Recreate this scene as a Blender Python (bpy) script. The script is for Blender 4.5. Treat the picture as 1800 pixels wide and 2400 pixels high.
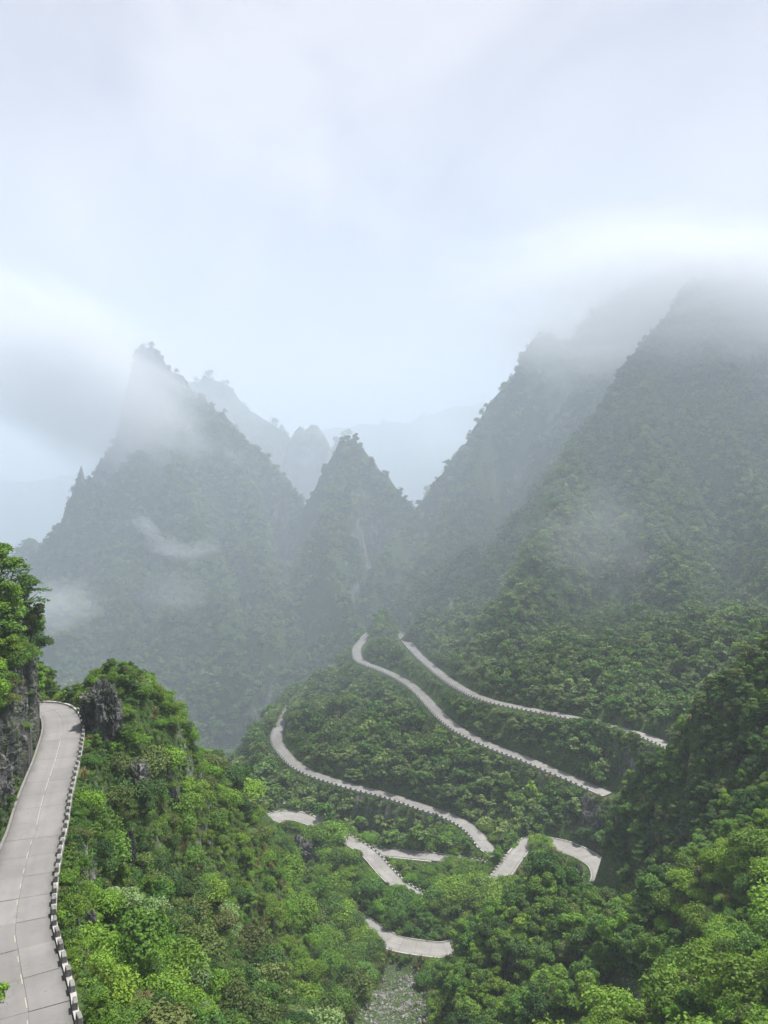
import bpy, bmesh, math, random
import numpy as np
from mathutils import Vector, Matrix

random.seed(7)
RNG = np.random.default_rng(7)
for o in list(bpy.data.objects):
    bpy.data.objects.remove(o)
scene = bpy.context.scene

# ------------------------------------------------------------------ camera
F_PX, CX, CY, HORIZON = 1813.0, 900.0, 1200.0, 1150.0      # measured on the 1800 x 2400 photograph
PITCH = math.atan((CY - HORIZON) / F_PX)
cam_data = bpy.data.cameras.new('camera')
cam = bpy.data.objects.new('camera', cam_data)
scene.collection.objects.link(cam)
cam.location = (0, 0, 0)
cam.rotation_euler = (math.radians(90) - PITCH, 0, 0)
cam_data.sensor_fit = 'VERTICAL'
cam_data.angle_y = 2 * math.atan(1200 / F_PX)
cam_data.clip_start = 0.5
cam_data.clip_end = 40000
scene.camera = cam
scene.render.resolution_x, scene.render.resolution_y = 768, 1024

# ------------------------------------------------------------------ sky and sun
SUN_EL, SUN_AZ = 67.0, 60.0        # degrees; azimuth from straight ahead (+y) towards the right (+x)
world = bpy.data.worlds.new('World')
scene.world = world
world.use_nodes = True
nt = world.node_tree
nt.nodes.clear()
def wn(t, **kw):
    n = nt.nodes.new(t)
    for k, v in kw.items():
        setattr(n, k, v)
    return n
out = wn('ShaderNodeOutputWorld')
bg = wn('ShaderNodeBackground')
bg.inputs['Strength'].default_value = 0.05
sky = wn('ShaderNodeTexSky', sky_type='NISHITA')
sky.sun_disc = False
sky.sun_elevation = math.radians(SUN_EL)
sky.sun_rotation = math.radians(SUN_AZ)
sky.air_density, sky.dust_density, sky.ozone_density = 1.0, 0.8, 2.0
# broken thin cloud over the blue, laid out on the sky's own directions
tc = wn('ShaderNodeTexCoord')
mp = wn('ShaderNodeMapping')
mp.inputs['Scale'].default_value = (1.0, 1.0, 1.15)
mp.inputs['Location'].default_value = (3.3, 0.4, 1.2)
no = wn('ShaderNodeTexNoise')
no.inputs['Scale'].default_value = 2.6
no.inputs['Detail'].default_value = 7
no.inputs['Roughness'].default_value = 0.52
no.inputs['Distortion'].default_value = 0.5
rp = wn('ShaderNodeValToRGB')
rp.color_ramp.elements[0].position = 0.40
rp.color_ramp.elements[0].color = (0.62, 0.62, 0.62, 1)
rp.color_ramp.elements[1].position = 0.61
rp.color_ramp.elements[1].color = (0.98, 0.98, 0.98, 1)
mix = wn('ShaderNodeMix', data_type='RGBA')
mix.inputs[7].default_value = (7.2, 7.3, 8.2, 1)       # sunlit cloud, in the sky texture's own units
L = nt.links.new
L(tc.outputs['Generated'], mp.inputs['Vector'])
L(mp.outputs['Vector'], no.inputs['Vector'])
L(no.outputs['Fac'], rp.inputs['Fac'])
L(rp.outputs['Color'], mix.inputs[0])
L(sky.outputs['Color'], mix.inputs[6])
L(mix.outputs[2], bg.inputs['Color'])
L(bg.outputs['Background'], out.inputs['Surface'])

sun_data = bpy.data.lights.new('sun', 'SUN')
sun_data.energy = 3.8
sun_data.angle = math.radians(5)
sun_data.color = (1.0, 0.96, 0.91)
sun = bpy.data.objects.new('sun', sun_data)
scene.collection.objects.link(sun)
el, az = math.radians(SUN_EL), math.radians(SUN_AZ)
sdir = Vector((math.sin(az) * math.cos(el), math.cos(az) * math.cos(el), math.sin(el)))
sun.rotation_euler = (-sdir).to_track_quat('-Z', 'Y').to_euler()
sun.location = sdir * 500

vs = scene.view_settings
vs.view_transform = 'Standard'
vs.look = 'None'
vs.exposure = 1.18
vs.gamma = 1.0
vs.use_curve_mapping = False
cy = scene.cycles
cy.use_denoising = True
cy.use_adaptive_sampling = True
cy.adaptive_threshold = 0.02
cy.adaptive_min_samples = 16
cy.max_bounces = 8
cy.diffuse_bounces = 3
cy.glossy_bounces = 2
cy.transmission_bounces = 3
cy.transparent_max_bounces = 8
cy.volume_bounces = 3
cy.volume_max_steps = 256
cy.sample_clamp_indirect = 6.0

# ------------------------------------------------------------------ helpers
def P(px, py, d):
    """The point seen at pixel (px, py) of the photograph at d metres ahead."""
    u, w = (px - CX) / F_PX, (CY - py) / F_PX
    dx, dy, dz = u, math.cos(PITCH) + w * math.sin(PITCH), -math.sin(PITCH) + w * math.cos(PITCH)
    s = d / dy
    return np.array((dx * s, d, dz * s))
def Pz(px, py, z):
    """The point seen at pixel (px, py) at height z."""
    q = P(px, py, 1.0)
    return q * (z / q[2])
def project(pts):
    pts = np.asarray(pts, float)
    c, s = math.cos(PITCH), math.sin(PITCH)
    f = pts[..., 1] * c - pts[..., 2] * s
    v = pts[..., 1] * s + pts[..., 2] * c
    return CX + F_PX * pts[..., 0] / f, CY - F_PX * v / f, f

def _hash(ix, iy, seed):
    h = (ix.astype(np.int64) * 374761393 + iy.astype(np.int64) * 668265263 + seed * 974634777) & 0xFFFFFFFF
    h = ((h ^ (h >> 13)) * 1274126177) & 0xFFFFFFFF
    return ((h ^ (h >> 16)) & 0xFFFF) / 65535.0
def vnoise(x, y, seed=0):
    ix, iy = np.floor(x), np.floor(y)
    fx, fy = x - ix, y - iy
    fx = fx * fx * fx * (fx * (fx * 6 - 15) + 10)
    fy = fy * fy * fy * (fy * (fy * 6 - 15) + 10)
    a, b = _hash(ix, iy, seed), _hash(ix + 1, iy, seed)
    c, d = _hash(ix, iy + 1, seed), _hash(ix + 1, iy + 1, seed)
    return (a + (b - a) * fx) * (1 - fy) + (c + (d - c) * fx) * fy - 0.5
def fbm(x, y, scale, octaves=4, seed=0, gain=0.5):
    x, y = np.asarray(x, float) / scale, np.asarray(y, float) / scale
    r, a = 0, 1.0
    for k in range(octaves):
        r = r + a * vnoise(x * 2 ** k + 17.3 * k, y * 2 ** k - 9.1 * k, seed + k)
        a *= gain
    return r
def ridged(x, y, scale, octaves=4, seed=0):
    x, y = np.asarray(x, float) / scale, np.asarray(y, float) / scale
    r, a = 0, 1.0
    for k in range(octaves):
        r = r + a * (1 - 4 * np.abs(vnoise(x * 2 ** k + 5.3 * k, y * 2 ** k + 3.1 * k, seed + k)))
        a *= 0.5
    return r
def smooth(e0, e1, x):
    t = np.clip((x - e0) / (e1 - e0), 0, 1)
    return t * t * (3 - 2 * t)
def lerp(a, b, t):
    return a + (b - a) * t

COL = scene.collection
def tag(o, label=None, cat=None, group=None, kind=None):
    if label: o['label'] = label
    if cat: o['category'] = cat
    if group: o['group'] = group
    if kind: o['kind'] = kind
    return o
def mesh_from(name, verts, faces, mat=None, smooth_shade=False):
    me = bpy.data.meshes.new(name)
    verts = np.asarray(verts, np.float32)
    if isinstance(faces, np.ndarray):
        n, k = faces.shape
        me.vertices.add(len(verts)); me.vertices.foreach_set('co', verts.ravel())
        me.loops.add(n * k); me.loops.foreach_set('vertex_index', faces.astype(np.int32).ravel())
        me.polygons.add(n)
        me.polygons.foreach_set('loop_start', np.arange(0, n * k, k, dtype=np.int32))
        me.update(calc_edges=True)
    else:
        me.from_pydata([tuple(v) for v in verts], [], faces)
        me.update()
    me.polygons.foreach_set('use_smooth', np.full(len(me.polygons), bool(smooth_shade)))
    if mat is not None:
        for m in (mat if isinstance(mat, (list, tuple)) else [mat]):
            me.materials.append(m)
    return me
def link(name, me, parent=None, loc=None):
    o = bpy.data.objects.new(name, me)
    COL.objects.link(o)
    if parent is not None: o.parent = parent
    if loc is not None: o.location = loc
    return o
def empty(name, loc=(0, 0, 0)):
    o = bpy.data.objects.new(name, None)
    o.empty_display_size = 0.5
    COL.objects.link(o)
    o.location = loc
    return o
# ------------------------------------------------------------------ materials
class NB:
    def __init__(self, name):
        self.m = bpy.data.materials.new(name); self.m.use_nodes = True
        self.t = self.m.node_tree; self.t.nodes.clear()
        self.out = self.n('ShaderNodeOutputMaterial')
    def n(self, ty, **kw):
        x = self.t.nodes.new(ty)
        for k, v in kw.items():
            if k.startswith('i_'):
                x.inputs[k[2:].replace('_', ' ')].default_value = v
            else:
                setattr(x, k, v)
        return x
    def l(self, a, b): self.t.links.new(a, b)
    def noise(self, vec, scale, detail=4, rough=0.55, dist=0.0):
        x = self.n('ShaderNodeTexNoise')
        x.inputs['Scale'].default_value = scale; x.inputs['Detail'].default_value = detail
        x.inputs['Roughness'].default_value = rough; x.inputs['Distortion'].default_value = dist
        self.l(vec, x.inputs['Vector']); return x.outputs['Fac']
    def ramp(self, fac, stops):
        x = self.n('ShaderNodeValToRGB'); cr = x.color_ramp
        while len(cr.elements) < len(stops): cr.elements.new(0.5)
        for e, (p, c) in zip(cr.elements, stops):
            e.position = p; e.color = (c[0], c[1], c[2], 1) if hasattr(c, '__len__') else (c, c, c, 1)
        self.l(fac, x.inputs['Fac']); return x.outputs['Color']
    def mix(self, fac, a, b, blend='MIX'):
        x = self.n('ShaderNodeMix', data_type='RGBA', blend_type=blend)
        for sock, v in ((x.inputs[0], fac), (x.inputs[6], a), (x.inputs[7], b)):
            if hasattr(v, 'is_output') or isinstance(v, bpy.types.NodeSocket): self.l(v, sock)
            elif hasattr(v, '__len__'): sock.default_value = (v[0], v[1], v[2], 1)
            else: sock.default_value = v
        return x.outputs[2]
    def math(self, op, a, b=0.5, c=None):
        x = self.n('ShaderNodeMath', operation=op)
        for k, v in enumerate((a, b, c)):
            if v is None: continue
            if isinstance(v, bpy.types.NodeSocket): self.l(v, x.inputs[k])
            else: x.inputs[k].default_value = v
        return x.outputs[0]
    def pos(self): return self.n('ShaderNodeNewGeometry').outputs['Position']
    def map(self, vec, scale=(1, 1, 1), rot=(0, 0, 0)):
        x = self.n('ShaderNodeMapping'); x.inputs['Scale'].default_value = scale
        x.inputs['Rotation'].default_value = rot
        self.l(vec, x.inputs['Vector']); return x.outputs[0]
    def bump(self, h, strength, dist):
        x = self.n('ShaderNodeBump'); x.inputs['Strength'].default_value = strength
        x.inputs['Distance'].default_value = dist; self.l(h, x.inputs['Height']); return x.outputs[0]
    def surf(self, col, rough=0.85, spec=0.25, normal=None):
        b = self.n('ShaderNodeBsdfPrincipled')
        if isinstance(col, bpy.types.NodeSocket): self.l(col, b.inputs['Base Color'])
        else: b.inputs['Base Color'].default_value = (*col, 1)
        if isinstance(rough, bpy.types.NodeSocket): self.l(rough, b.inputs['Roughness'])
        else: b.inputs['Roughness'].default_value = rough
        b.inputs['Specular IOR Level'].default_value = spec
        if normal is not None: self.l(normal, b.inputs['Normal'])
        self.l(b.outputs[0], self.out.inputs['Surface']); return b

def leaf_material(name, c0, c1, c2, translucent=0.24):
    """c0..c1 run over the leaves of one crown, c2 is what some plants of the kind lean to."""
    b = NB(name)
    at = b.n('ShaderNodeAttribute', attribute_name='leaf')
    oi = b.n('ShaderNodeObjectInfo')
    col = b.mix(at.outputs['Fac'], c0, c1)
    wide = b.noise(oi.outputs['Location'], 0.045, 3, 0.55)
    f = b.math('MULTIPLY_ADD', oi.outputs['Random'], 0.45, b.math('MULTIPLY_ADD', wide, 3.0, -1.35))
    f = b.math('MINIMUM', b.math('MAXIMUM', f, 0.0), 1.0)
    col = b.mix(f, col, b.mix(at.outputs['Fac'], [v * 0.75 for v in c2], c2))
    hs = b.n('ShaderNodeHueSaturation'); hs.inputs['Hue'].default_value = 0.5
    v = b.math('MULTIPLY_ADD', b.math('FRACT', b.math('MULTIPLY', oi.outputs['Random'], 7.31)), 0.55, 0.72)
    b.l(v, hs.inputs['Value']); b.l(col, hs.inputs['Color'])
    col = hs.outputs[0]
    d = b.n('ShaderNodeBsdfPrincipled'); b.l(col, d.inputs['Base Color'])
    d.inputs['Roughness'].default_value = 0.62; d.inputs['Specular IOR Level'].default_value = 0.22
    t = b.n('ShaderNodeBsdfTranslucent')
    tcol = b.mix(1.0, col, (1.15, 1.1, 0.55), 'MULTIPLY'); b.l(tcol, t.inputs['Color'])
    ms = b.n('ShaderNodeMixShader'); ms.inputs[0].default_value = translucent
    b.l(d.outputs[0], ms.inputs[1]); b.l(t.outputs[0], ms.inputs[2]); b.l(ms.outputs[0], b.out.inputs['Surface'])
    return b.m

MAT = {}
MAT['leaf_dark'] = leaf_material('leaf_dark', (0.014, 0.045, 0.010), (0.048, 0.120, 0.022), (0.070, 0.130, 0.024))
MAT['leaf_mid'] = leaf_material('leaf_mid', (0.026, 0.080, 0.012), (0.088, 0.200, 0.026), (0.120, 0.210, 0.028))
MAT['leaf_fresh'] = leaf_material('leaf_fresh', (0.055, 0.140, 0.014), (0.145, 0.290, 0.026), (0.185, 0.290, 0.030), 0.30)
MAT['leaf_pale'] = leaf_material('leaf_pale', (0.085, 0.155, 0.045), (0.215, 0.305, 0.120), (0.170, 0.255, 0.080))
MAT['leaf_olive'] = leaf_material('leaf_olive', (0.042, 0.078, 0.016), (0.118, 0.172, 0.036), (0.130, 0.155, 0.042))
MAT['leaf_dry'] = leaf_material('leaf_dry', (0.150, 0.115, 0.055), (0.320, 0.255, 0.140), (0.170, 0.180, 0.060), 0.25)
MAT['leaf_far'] = leaf_material('leaf_far', (0.020, 0.060, 0.016), (0.140, 0.235, 0.056), (0.205, 0.280, 0.078), 0.22)

def bark():
    b = NB('bark'); p = b.pos()
    c = b.ramp(b.noise(b.map(p, (5, 5, 1.2)), 2.0, 5), [(0.3, (0.035, 0.028, 0.022)), (0.7, (0.11, 0.09, 0.072))])
    b.surf(c, 0.9, 0.15); return b.m
MAT['bark'] = bark()

def rock(name, lo, mid, hi, tint=(0.05, 0.07, 0.03), scale=1.0, moss=0.5):
    b = NB(name); p = b.pos()
    streak = b.noise(b.map(p, (1.0, 1.0, 0.18)), 0.55 * scale, 8, 0.62, 0.6)
    fine = b.noise(p, 2.6 * scale, 8, 0.65)
    h = b.math('ADD', b.math('MULTIPLY', streak, 0.6), b.math('MULTIPLY', fine, 0.4))
    c = b.ramp(h, [(0.34, lo), (0.5, mid), (0.66, hi)])
    ms = b.ramp(b.noise(p, 0.33 * scale, 5, 0.6), [(moss - 0.03, 0.0), (moss + 0.12, 0.8)])
    c = b.mix(ms, c, tint)
    b.surf(c, 0.92, 0.15, b.bump(h, 0.9, 0.6 / scale)); return b.m
MAT['rock'] = rock('limestone', (0.013, 0.014, 0.015), (0.055, 0.055, 0.053), (0.23, 0.225, 0.21))
MAT['rock_far'] = rock('limestone_far', (0.05, 0.052, 0.05), (0.16, 0.16, 0.15), (0.42, 0.41, 0.385), scale=0.14, moss=0.47)
MAT['stone'] = rock('grey_stone', (0.07, 0.07, 0.068), (0.18, 0.176, 0.168), (0.37, 0.36, 0.345), tint=(0.12, 0.11, 0.08), scale=2.0, moss=0.62)

def earth(name, far=False):
    b = NB(name); g = b.n('ShaderNodeNewGeometry'); p = g.outputs['Position']
    s = 0.25 if far else 1.0
    n1, n2 = b.noise(p, 0.12 * s, 6, 0.6), b.noise(p, 1.6 * s, 6, 0.65)
    green = b.ramp(n2, [(0.3, (0.018, 0.034, 0.010)), (0.55, (0.045, 0.078, 0.020)), (0.75, (0.085, 0.105, 0.036))])
    brown = b.ramp(n2, [(0.3, (0.040, 0.034, 0.022)), (0.7, (0.120, 0.100, 0.065))])
    c = b.mix(b.ramp(n1, [(0.55, 0.0), (0.75, 0.6)]), green, brown)
    nz = b.n('ShaderNodeSeparateXYZ'); b.l(g.outputs['True Normal'], nz.inputs[0])
    streak = b.noise(b.map(p, (1, 1, 0.2)), 0.5 * s, 8, 0.62, 0.5)
    rk = b.ramp(b.math('ADD', b.math('MULTIPLY', streak, 0.65), b.math('MULTIPLY', n2, 0.35)),
                [(0.34, (0.04, 0.042, 0.042)), (0.5, (0.13, 0.128, 0.12)), (0.68, (0.38, 0.37, 0.345))])
    steep = b.ramp(b.math('ADD', nz.outputs['Z'], b.math('MULTIPLY', b.math('SUBTRACT', n1, 0.5), 0.5)),
                   [(0.20, 1.0), (0.36, 0.0)])
    c = b.mix(steep, c, rk)
    b.surf(c, 0.95, 0.1, b.bump(n2, 0.8, 0.5 / s)); return b.m
MAT['earth'] = earth('hillside_earth')
MAT['earth_far'] = earth('mountain_earth', True)

def concrete(name, lo, hi, stain=(0.30, 0.29, 0.27), s=1.0, rough=0.85):
    b = NB(name); p = b.pos()
    n1 = b.noise(p, 0.35 * s, 5, 0.6); n2 = b.noise(p, 6.0 * s, 6, 0.6)
    c = b.mix(b.math('MULTIPLY_ADD', n2, 0.6, b.math('MULTIPLY', n1, 0.5)), lo, hi)
    c = b.mix(b.ramp(b.noise(b.map(p, (1, 1, 0.4)), 0.8 * s, 6, 0.65, 0.8), [(0.52, 0.0), (0.72, 0.75)]), c, stain)
    b.surf(c, rough, 0.3, b.bump(n2, 0.35, 0.03)); return b.m
def paving(name, lo, hi, stain, edge):
    """Slab concrete: each slab a little different, darker wheel tracks and darker outer edges along the carriageway."""
    b = NB(name); p = b.pos()
    oi = b.n('ShaderNodeObjectInfo'); at = b.n('ShaderNodeAttribute', attribute_name='across')
    n1, n2 = b.noise(p, 0.30, 5, 0.6), b.noise(p, 5.0, 6, 0.6)
    c = b.mix(b.math('MULTIPLY_ADD', n2, 0.5, b.math('MULTIPLY', n1, 0.6)), lo, hi)
    hs = b.n('ShaderNodeHueSaturation'); b.l(c, hs.inputs['Color'])
    b.l(b.math('MULTIPLY_ADD', oi.outputs['Random'], 0.20, 0.90), hs.inputs['Value']); c = hs.outputs[0]
    ab = b.math('ABSOLUTE', at.outputs['Fac'])
    track = b.math('SUBTRACT', 1.0, b.math('MULTIPLY', b.math('ABSOLUTE', b.math('SUBTRACT', b.math('ABSOLUTE', b.math('SUBTRACT', ab, 0.48)), 0.24)), 7.0))
    tr = b.math('MULTIPLY', b.math('MAXIMUM', track, 0.0), b.math('MULTIPLY', n1, 0.3))
    c = b.mix(tr, c, stain)
    eg = b.ramp(b.math('MULTIPLY_ADD', b.math('SUBTRACT', n1, 0.5), 0.5, ab), [(0.74, 0.0), (0.98, 0.7)])  # colour darkens towards both outer edges of the carriageway
    c = b.mix(eg, c, edge)
    big = b.noise(p, 0.085, 4, 0.6, 0.6)
    c = b.mix(b.ramp(big, [(0.40, 0.45), (0.62, 0.0)]), c, stain)
    crk = b.n('ShaderNodeTexVoronoi', feature='DISTANCE_TO_EDGE'); crk.inputs['Scale'].default_value = 0.16
    wob = b.n('ShaderNodeVectorMath', operation='ADD'); nv = b.n('ShaderNodeTexNoise'); nv.inputs['Scale'].default_value = 0.9; b.l(p, nv.inputs['Vector'])
    sc = b.n('ShaderNodeVectorMath', operation='SCALE'); sc.inputs['Scale'].default_value = 1.6; b.l(nv.outputs['Color'], sc.inputs[0])
    b.l(p, wob.inputs[0]); b.l(sc.outputs[0], wob.inputs[1]); b.l(wob.outputs[0], crk.inputs['Vector'])
    c = b.mix(b.math('MULTIPLY', b.ramp(crk.outputs['Distance'], [(0.0, 1.0), (0.007, 0.0)]), b.ramp(n1, [(0.48, 0.0), (0.6, 0.7)])), c, edge)
    blot = b.ramp(b.noise(p, 0.9, 6, 0.65, 0.8), [(0.55, 0.0), (0.75, 0.5)])
    c = b.mix(blot, c, stain)
    b.surf(c, 0.8, 0.3, b.bump(n2, 0.3, 0.02)); return b.m
MAT['road'] = paving('road_concrete', (0.150, 0.147, 0.143), (0.228, 0.223, 0.217), (0.118, 0.115, 0.109), (0.085, 0.083, 0.076))
MAT['road_old'] = paving('road_concrete_old', (0.17, 0.164, 0.154), (0.26, 0.252, 0.236), (0.135, 0.13, 0.118), (0.085, 0.085, 0.07))
MAT['block'] = concrete('guard_concrete', (0.10, 0.098, 0.09), (0.24, 0.235, 0.22), (0.04, 0.04, 0.035), 1.6)
MAT['kerb'] = concrete('kerb_concrete', (0.24, 0.235, 0.22), (0.42, 0.41, 0.385), (0.12, 0.118, 0.10), 1.2)
MAT['wall'] = concrete('retaining_concrete', (0.34, 0.325, 0.295), (0.56, 0.54, 0.49), (0.10, 0.10, 0.08), 0.9)
MAT['joint'] = concrete('joint_filler', (0.055, 0.052, 0.05), (0.10, 0.095, 0.09), (0.05, 0.05, 0.045))
def flat(name, col, rough=0.6, spec=0.3, metal=0.0):
    b = NB(name); p = b.pos(); n = b.noise(p, 9.0, 5, 0.6)
    c = b.mix(n, [v * 0.75 for v in col], [min(1, v * 1.2) for v in col])
    s = b.surf(c, rough, spec); s.inputs['Metallic'].default_value = metal; return b.m
MAT['paint_white'] = flat('worn_white_paint', (0.30, 0.297, 0.285), 0.7)
MAT['paint_yellow'] = flat('worn_yellow_paint', (0.32, 0.295, 0.22), 0.7)
MAT['steel'] = flat('galvanised_steel', (0.35, 0.35, 0.36), 0.45, 0.5, 0.7)
MAT['dark_steel'] = flat('dark_steel', (0.05, 0.05, 0.05), 0.6)
MAT['mirror'] = flat('mirror_glass', (0.82, 0.84, 0.86), 0.12, 0.8, 0.85)
MAT['gravel'] = rock('gravel_bed', (0.10, 0.097, 0.092), (0.21, 0.205, 0.195), (0.36, 0.35, 0.335), tint=(0.16, 0.145, 0.12), scale=3.0, moss=0.55)
# ------------------------------------------------------------------ road lines
def resample(pts, step=1.0, closed=False):
    """Centripetal-ish Catmull-Rom through pts, resampled by arc length (plan)."""
    pts = np.asarray(pts, float)
    ext = np.vstack([2 * pts[0] - pts[1], pts, 2 * pts[-1] - pts[-2]])
    out_ = []
    for i in range(1, len(ext) - 2):
        p0, p1, p2, p3 = ext[i - 1:i + 3]
        for t in np.linspace(0, 1, 16, endpoint=False):
            out_.append(0.5 * (2 * p1 + (p2 - p0) * t + (2 * p0 - 5 * p1 + 4 * p2 - p3) * t * t + (3 * p1 - p0 - 3 * p2 + p3) * t ** 3))
    out_.append(ext[-2])
    a = np.array(out_)
    for _ in range(10):                                   # ease the kinks
        b = a.copy(); b[1:-1] = 0.25 * a[:-2] + 0.5 * a[1:-1] + 0.25 * a[2:]; a = b
    d = np.r_[0, np.cumsum(np.hypot(*np.diff(a[:, :2], axis=0).T))]
    n = max(2, int(d[-1] / step) + 1)
    s = np.linspace(0, d[-1], n)
    return np.stack([np.interp(s, d, a[:, k]) for k in range(3)], 1)
def left_normal(c):
    t = np.gradient(c[:, :2], axis=0)
    t /= np.linalg.norm(t, axis=1)[:, None] + 1e-9
    return np.stack([-t[:, 1], t[:, 0]], 1)
def offset(c, dist, dz=0.0):
    n = left_normal(c)
    return np.column_stack([c[:, :2] + n * dist, c[:, 2] + dz])
def zline(px_pts, z0, z1):
    """Road drawn through photo pixels, its height running evenly from z0 to z1."""
    k = len(px_pts)
    return [Pz(p[0], p[1], z0 + (z1 - z0) * i / (k - 1)) for i, p in enumerate(px_pts)]

NEAR_Z, NEAR_W, MID_W = -43.0, 6.4, 6.4
edge_px = [(188, 1742), (181, 1781), (169, 1827), (158, 1877), (150, 1934), (140, 1973), (133, 2011), (125, 2069),
           (120, 2119), (120, 2165), (129, 2203), (140, 2249), (154, 2299), (165, 2342), (175, 2400)]
edge = [Pz(*q, NEAR_Z) for q in edge_px][::-1]
edge = [np.array((-9, 34, NEAR_Z)), np.array((-17, 48, NEAR_Z))] + edge + \
       [Pz(192, 1712, NEAR_Z), Pz(190, 1690, NEAR_Z), Pz(180, 1670, NEAR_Z), Pz(158, 1654, NEAR_Z),
        Pz(118, 1647, NEAR_Z), Pz(70, 1648, NEAR_Z), np.array((-84, 153, NEAR_Z)), np.array((-98, 147, NEAR_Z)), np.array((-115, 140, NEAR_Z))]
near_edge = resample(edge, 0.8)
near_c = resample(offset(near_edge, NEAR_W / 2), 0.8)

ROADS = {}
ROADS['near'] = near_c
M1 = [(716, 1612), (690, 1640), (668, 1672), (654, 1705), (648, 1733), (664, 1762), (694, 1792), (734, 1814), (781, 1830), (831, 1845), (889, 1859),
      (940, 1874), (991, 1892), (1041, 1908), (1085, 1930), (1116, 1955), (1138, 1985)]
m1 = zline(M1, -142, -152)
R = [(1075, 2016), (1040, 2011), (1000, 2007), (950, 2002), (900, 1997), (872, 1994)]
r_ = zline(R, -153.6, -156)
m1r = m1 + [np.array((47, 321, -152.6)), np.array((44, 313.5, -153.0)), np.array((37, 314, -153.3))] + r_ + \
      [np.array((-16, 344, -156.5)), np.array((-30, 352, -157)), np.array((-46, 352, -157.5))]
ROADS['lower'] = resample(m1r, 1.0)
M2 = [(850, 1503), (838, 1516), (836, 1530), (842, 1546), (862, 1557), (889, 1567), (925, 1583), (962, 1605), (991, 1631), (1013, 1655), (1036, 1679), (1065, 1703),
      (1106, 1727), (1142, 1744), (1179, 1759), (1245, 1784), (1290, 1804), (1336, 1823), (1381, 1843), (1425, 1862)]
M3 = [(945, 1494), (962, 1513), (983, 1538), (1009, 1560), (1034, 1581), (1070, 1606), (1106, 1626), (1142, 1640), (1179, 1650), (1245, 1663),
      (1290, 1671), (1349, 1683), (1420, 1700), (1490, 1718), (1545, 1738), (1600, 1765)]
m2, m3 = zline(M2, -118, -131), zline(M3, -117.6, -107)
hair = [np.array((-10, 637, -117.7)), np.array((0, 647, -117.6)), np.array((10, 640, -117.6))]
ROADS['upper'] = resample(m2[::-1] + hair + m3, 1.0)
N_UP = len(ROADS['upper'])
T = [(610, 1945), (632, 1922), (662, 1912), (700, 1914), (737, 1928), (780, 1950), (828, 1976), (868, 2004), (900, 2040), (935, 2074), (975, 2098), (1010, 2106)]
t_ = zline(T, -140, -149)
PQ = [(1142, 2085), (1178, 2048), (1205, 2010), (1228, 1984)]
pq = zline(PQ, -146.5, -146.5) + [np.array((a_, b_, -146.5)) for a_, b_ in ((62, 319.5), (68, 318), (74, 314.5), (79, 309.5), (82.5, 303), (83.5, 296), (82, 288), (78, 280.5))]
ROADS['spur'] = resample(t_ + [np.array((26, 283, -148.4))] + pq + [np.array((71, 272, -147.3)), np.array((63, 262, -148.5)), np.array((52, 257, -150)), np.array((40, 255.5, -151.5)), np.array((27, 256, -152.6))] +
      [Pz(*q) for q in ((1040, 2226, -153), (1000, 2223, -153), (950, 2216, -152.8), (915, 2206, -152.4), (880, 2182, -151.5), (845, 2157, -150.5), (810, 2136, -149.5), (770, 2110, -148.5))] +
      [np.array((-30, 292, -147.3)), np.array((-38, 300, -146.3))], 1.0)

# half widths along each road: hairpins are widened
def _arc(c):
    return np.r_[0, np.cumsum(np.hypot(*np.diff(c[:, :2], axis=0).T))]
def _near_s(c, p):
    return _arc(c)[np.argmin((c[:, 0] - p[0]) ** 2 + (c[:, 1] - p[1]) ** 2)]
_sp = ROADS['spur']
_q0, _q1 = _near_s(_sp, (68, 318)), _near_s(_sp, (80, 284))
_t0, _t1 = _near_s(_sp, Pz(632, 1922, -140)), _near_s(_sp, Pz(725, 1922, -143))
_w0, _w1 = _near_s(_sp, Pz(1040, 2226, -153)), _near_s(_sp, Pz(920, 2206, -152.4))
HWT = {'near': ([0, 1e4], [NEAR_W / 2] * 2), 'lower': ([0, 1e4], [MID_W / 2] * 2), 'upper': ([0, 1e4], [MID_W / 2] * 2),
       'spur': ([0, _t0 - 2, (_t0 + _t1) / 2, _t1 + 8, _q0 - 14, _q0 + 6, _q1 - 14, _q1 + 20, _w0 - 10, _w0, _w1, _w1 + 14, 1e4], [3.6, 5.0, 5.0, 3.2, 3.2, 5.4, 3.6, 3.2, 3.2, 4.2, 4.2, 3.2, 3.2])}
def half_w(name, s):
    return np.interp(s, *HWT[name])

# ------------------------------------------------------------------ near terrain heights
ctrl = []
def cp(*rows):
    ctrl.extend(rows)
def pp(px, py, d, dz=0.0):
    q = P(px, py, d); ctrl.append((q[0], q[1], q[2] + dz))
# ground under and below the viewpoint
cp((0, 10, -22), (0, 30, -45), (25, 45, -58), (-8, 60, -58), (10, 90, -82), (12, 130, -106), (14, 165, -124), (-10, 110, -88), (-4, 150, -114))
# slope between near road and gully
for px, py, d in [(300, 2400, 76), (450, 2400, 92), (600, 2400, 122), (750, 2400, 166), (300, 2200, 96), (450, 2200, 126), (600, 2200, 166),
                  (750, 2210, 225), (820, 2215, 250), (300, 2000, 116), (450, 2000, 152), (600, 2000, 207), (700, 2010, 272), (760, 2030, 298),
                  (300, 1850, 131), (450, 1850, 167), (560, 1850, 216), (620, 1870, 268), (300, 1750, 143), (430, 1750, 166), (525, 1770, 200),
                  (690, 2110, 255), (760, 2130, 262)]:
    pp(px, py, d, -2.0)
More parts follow.
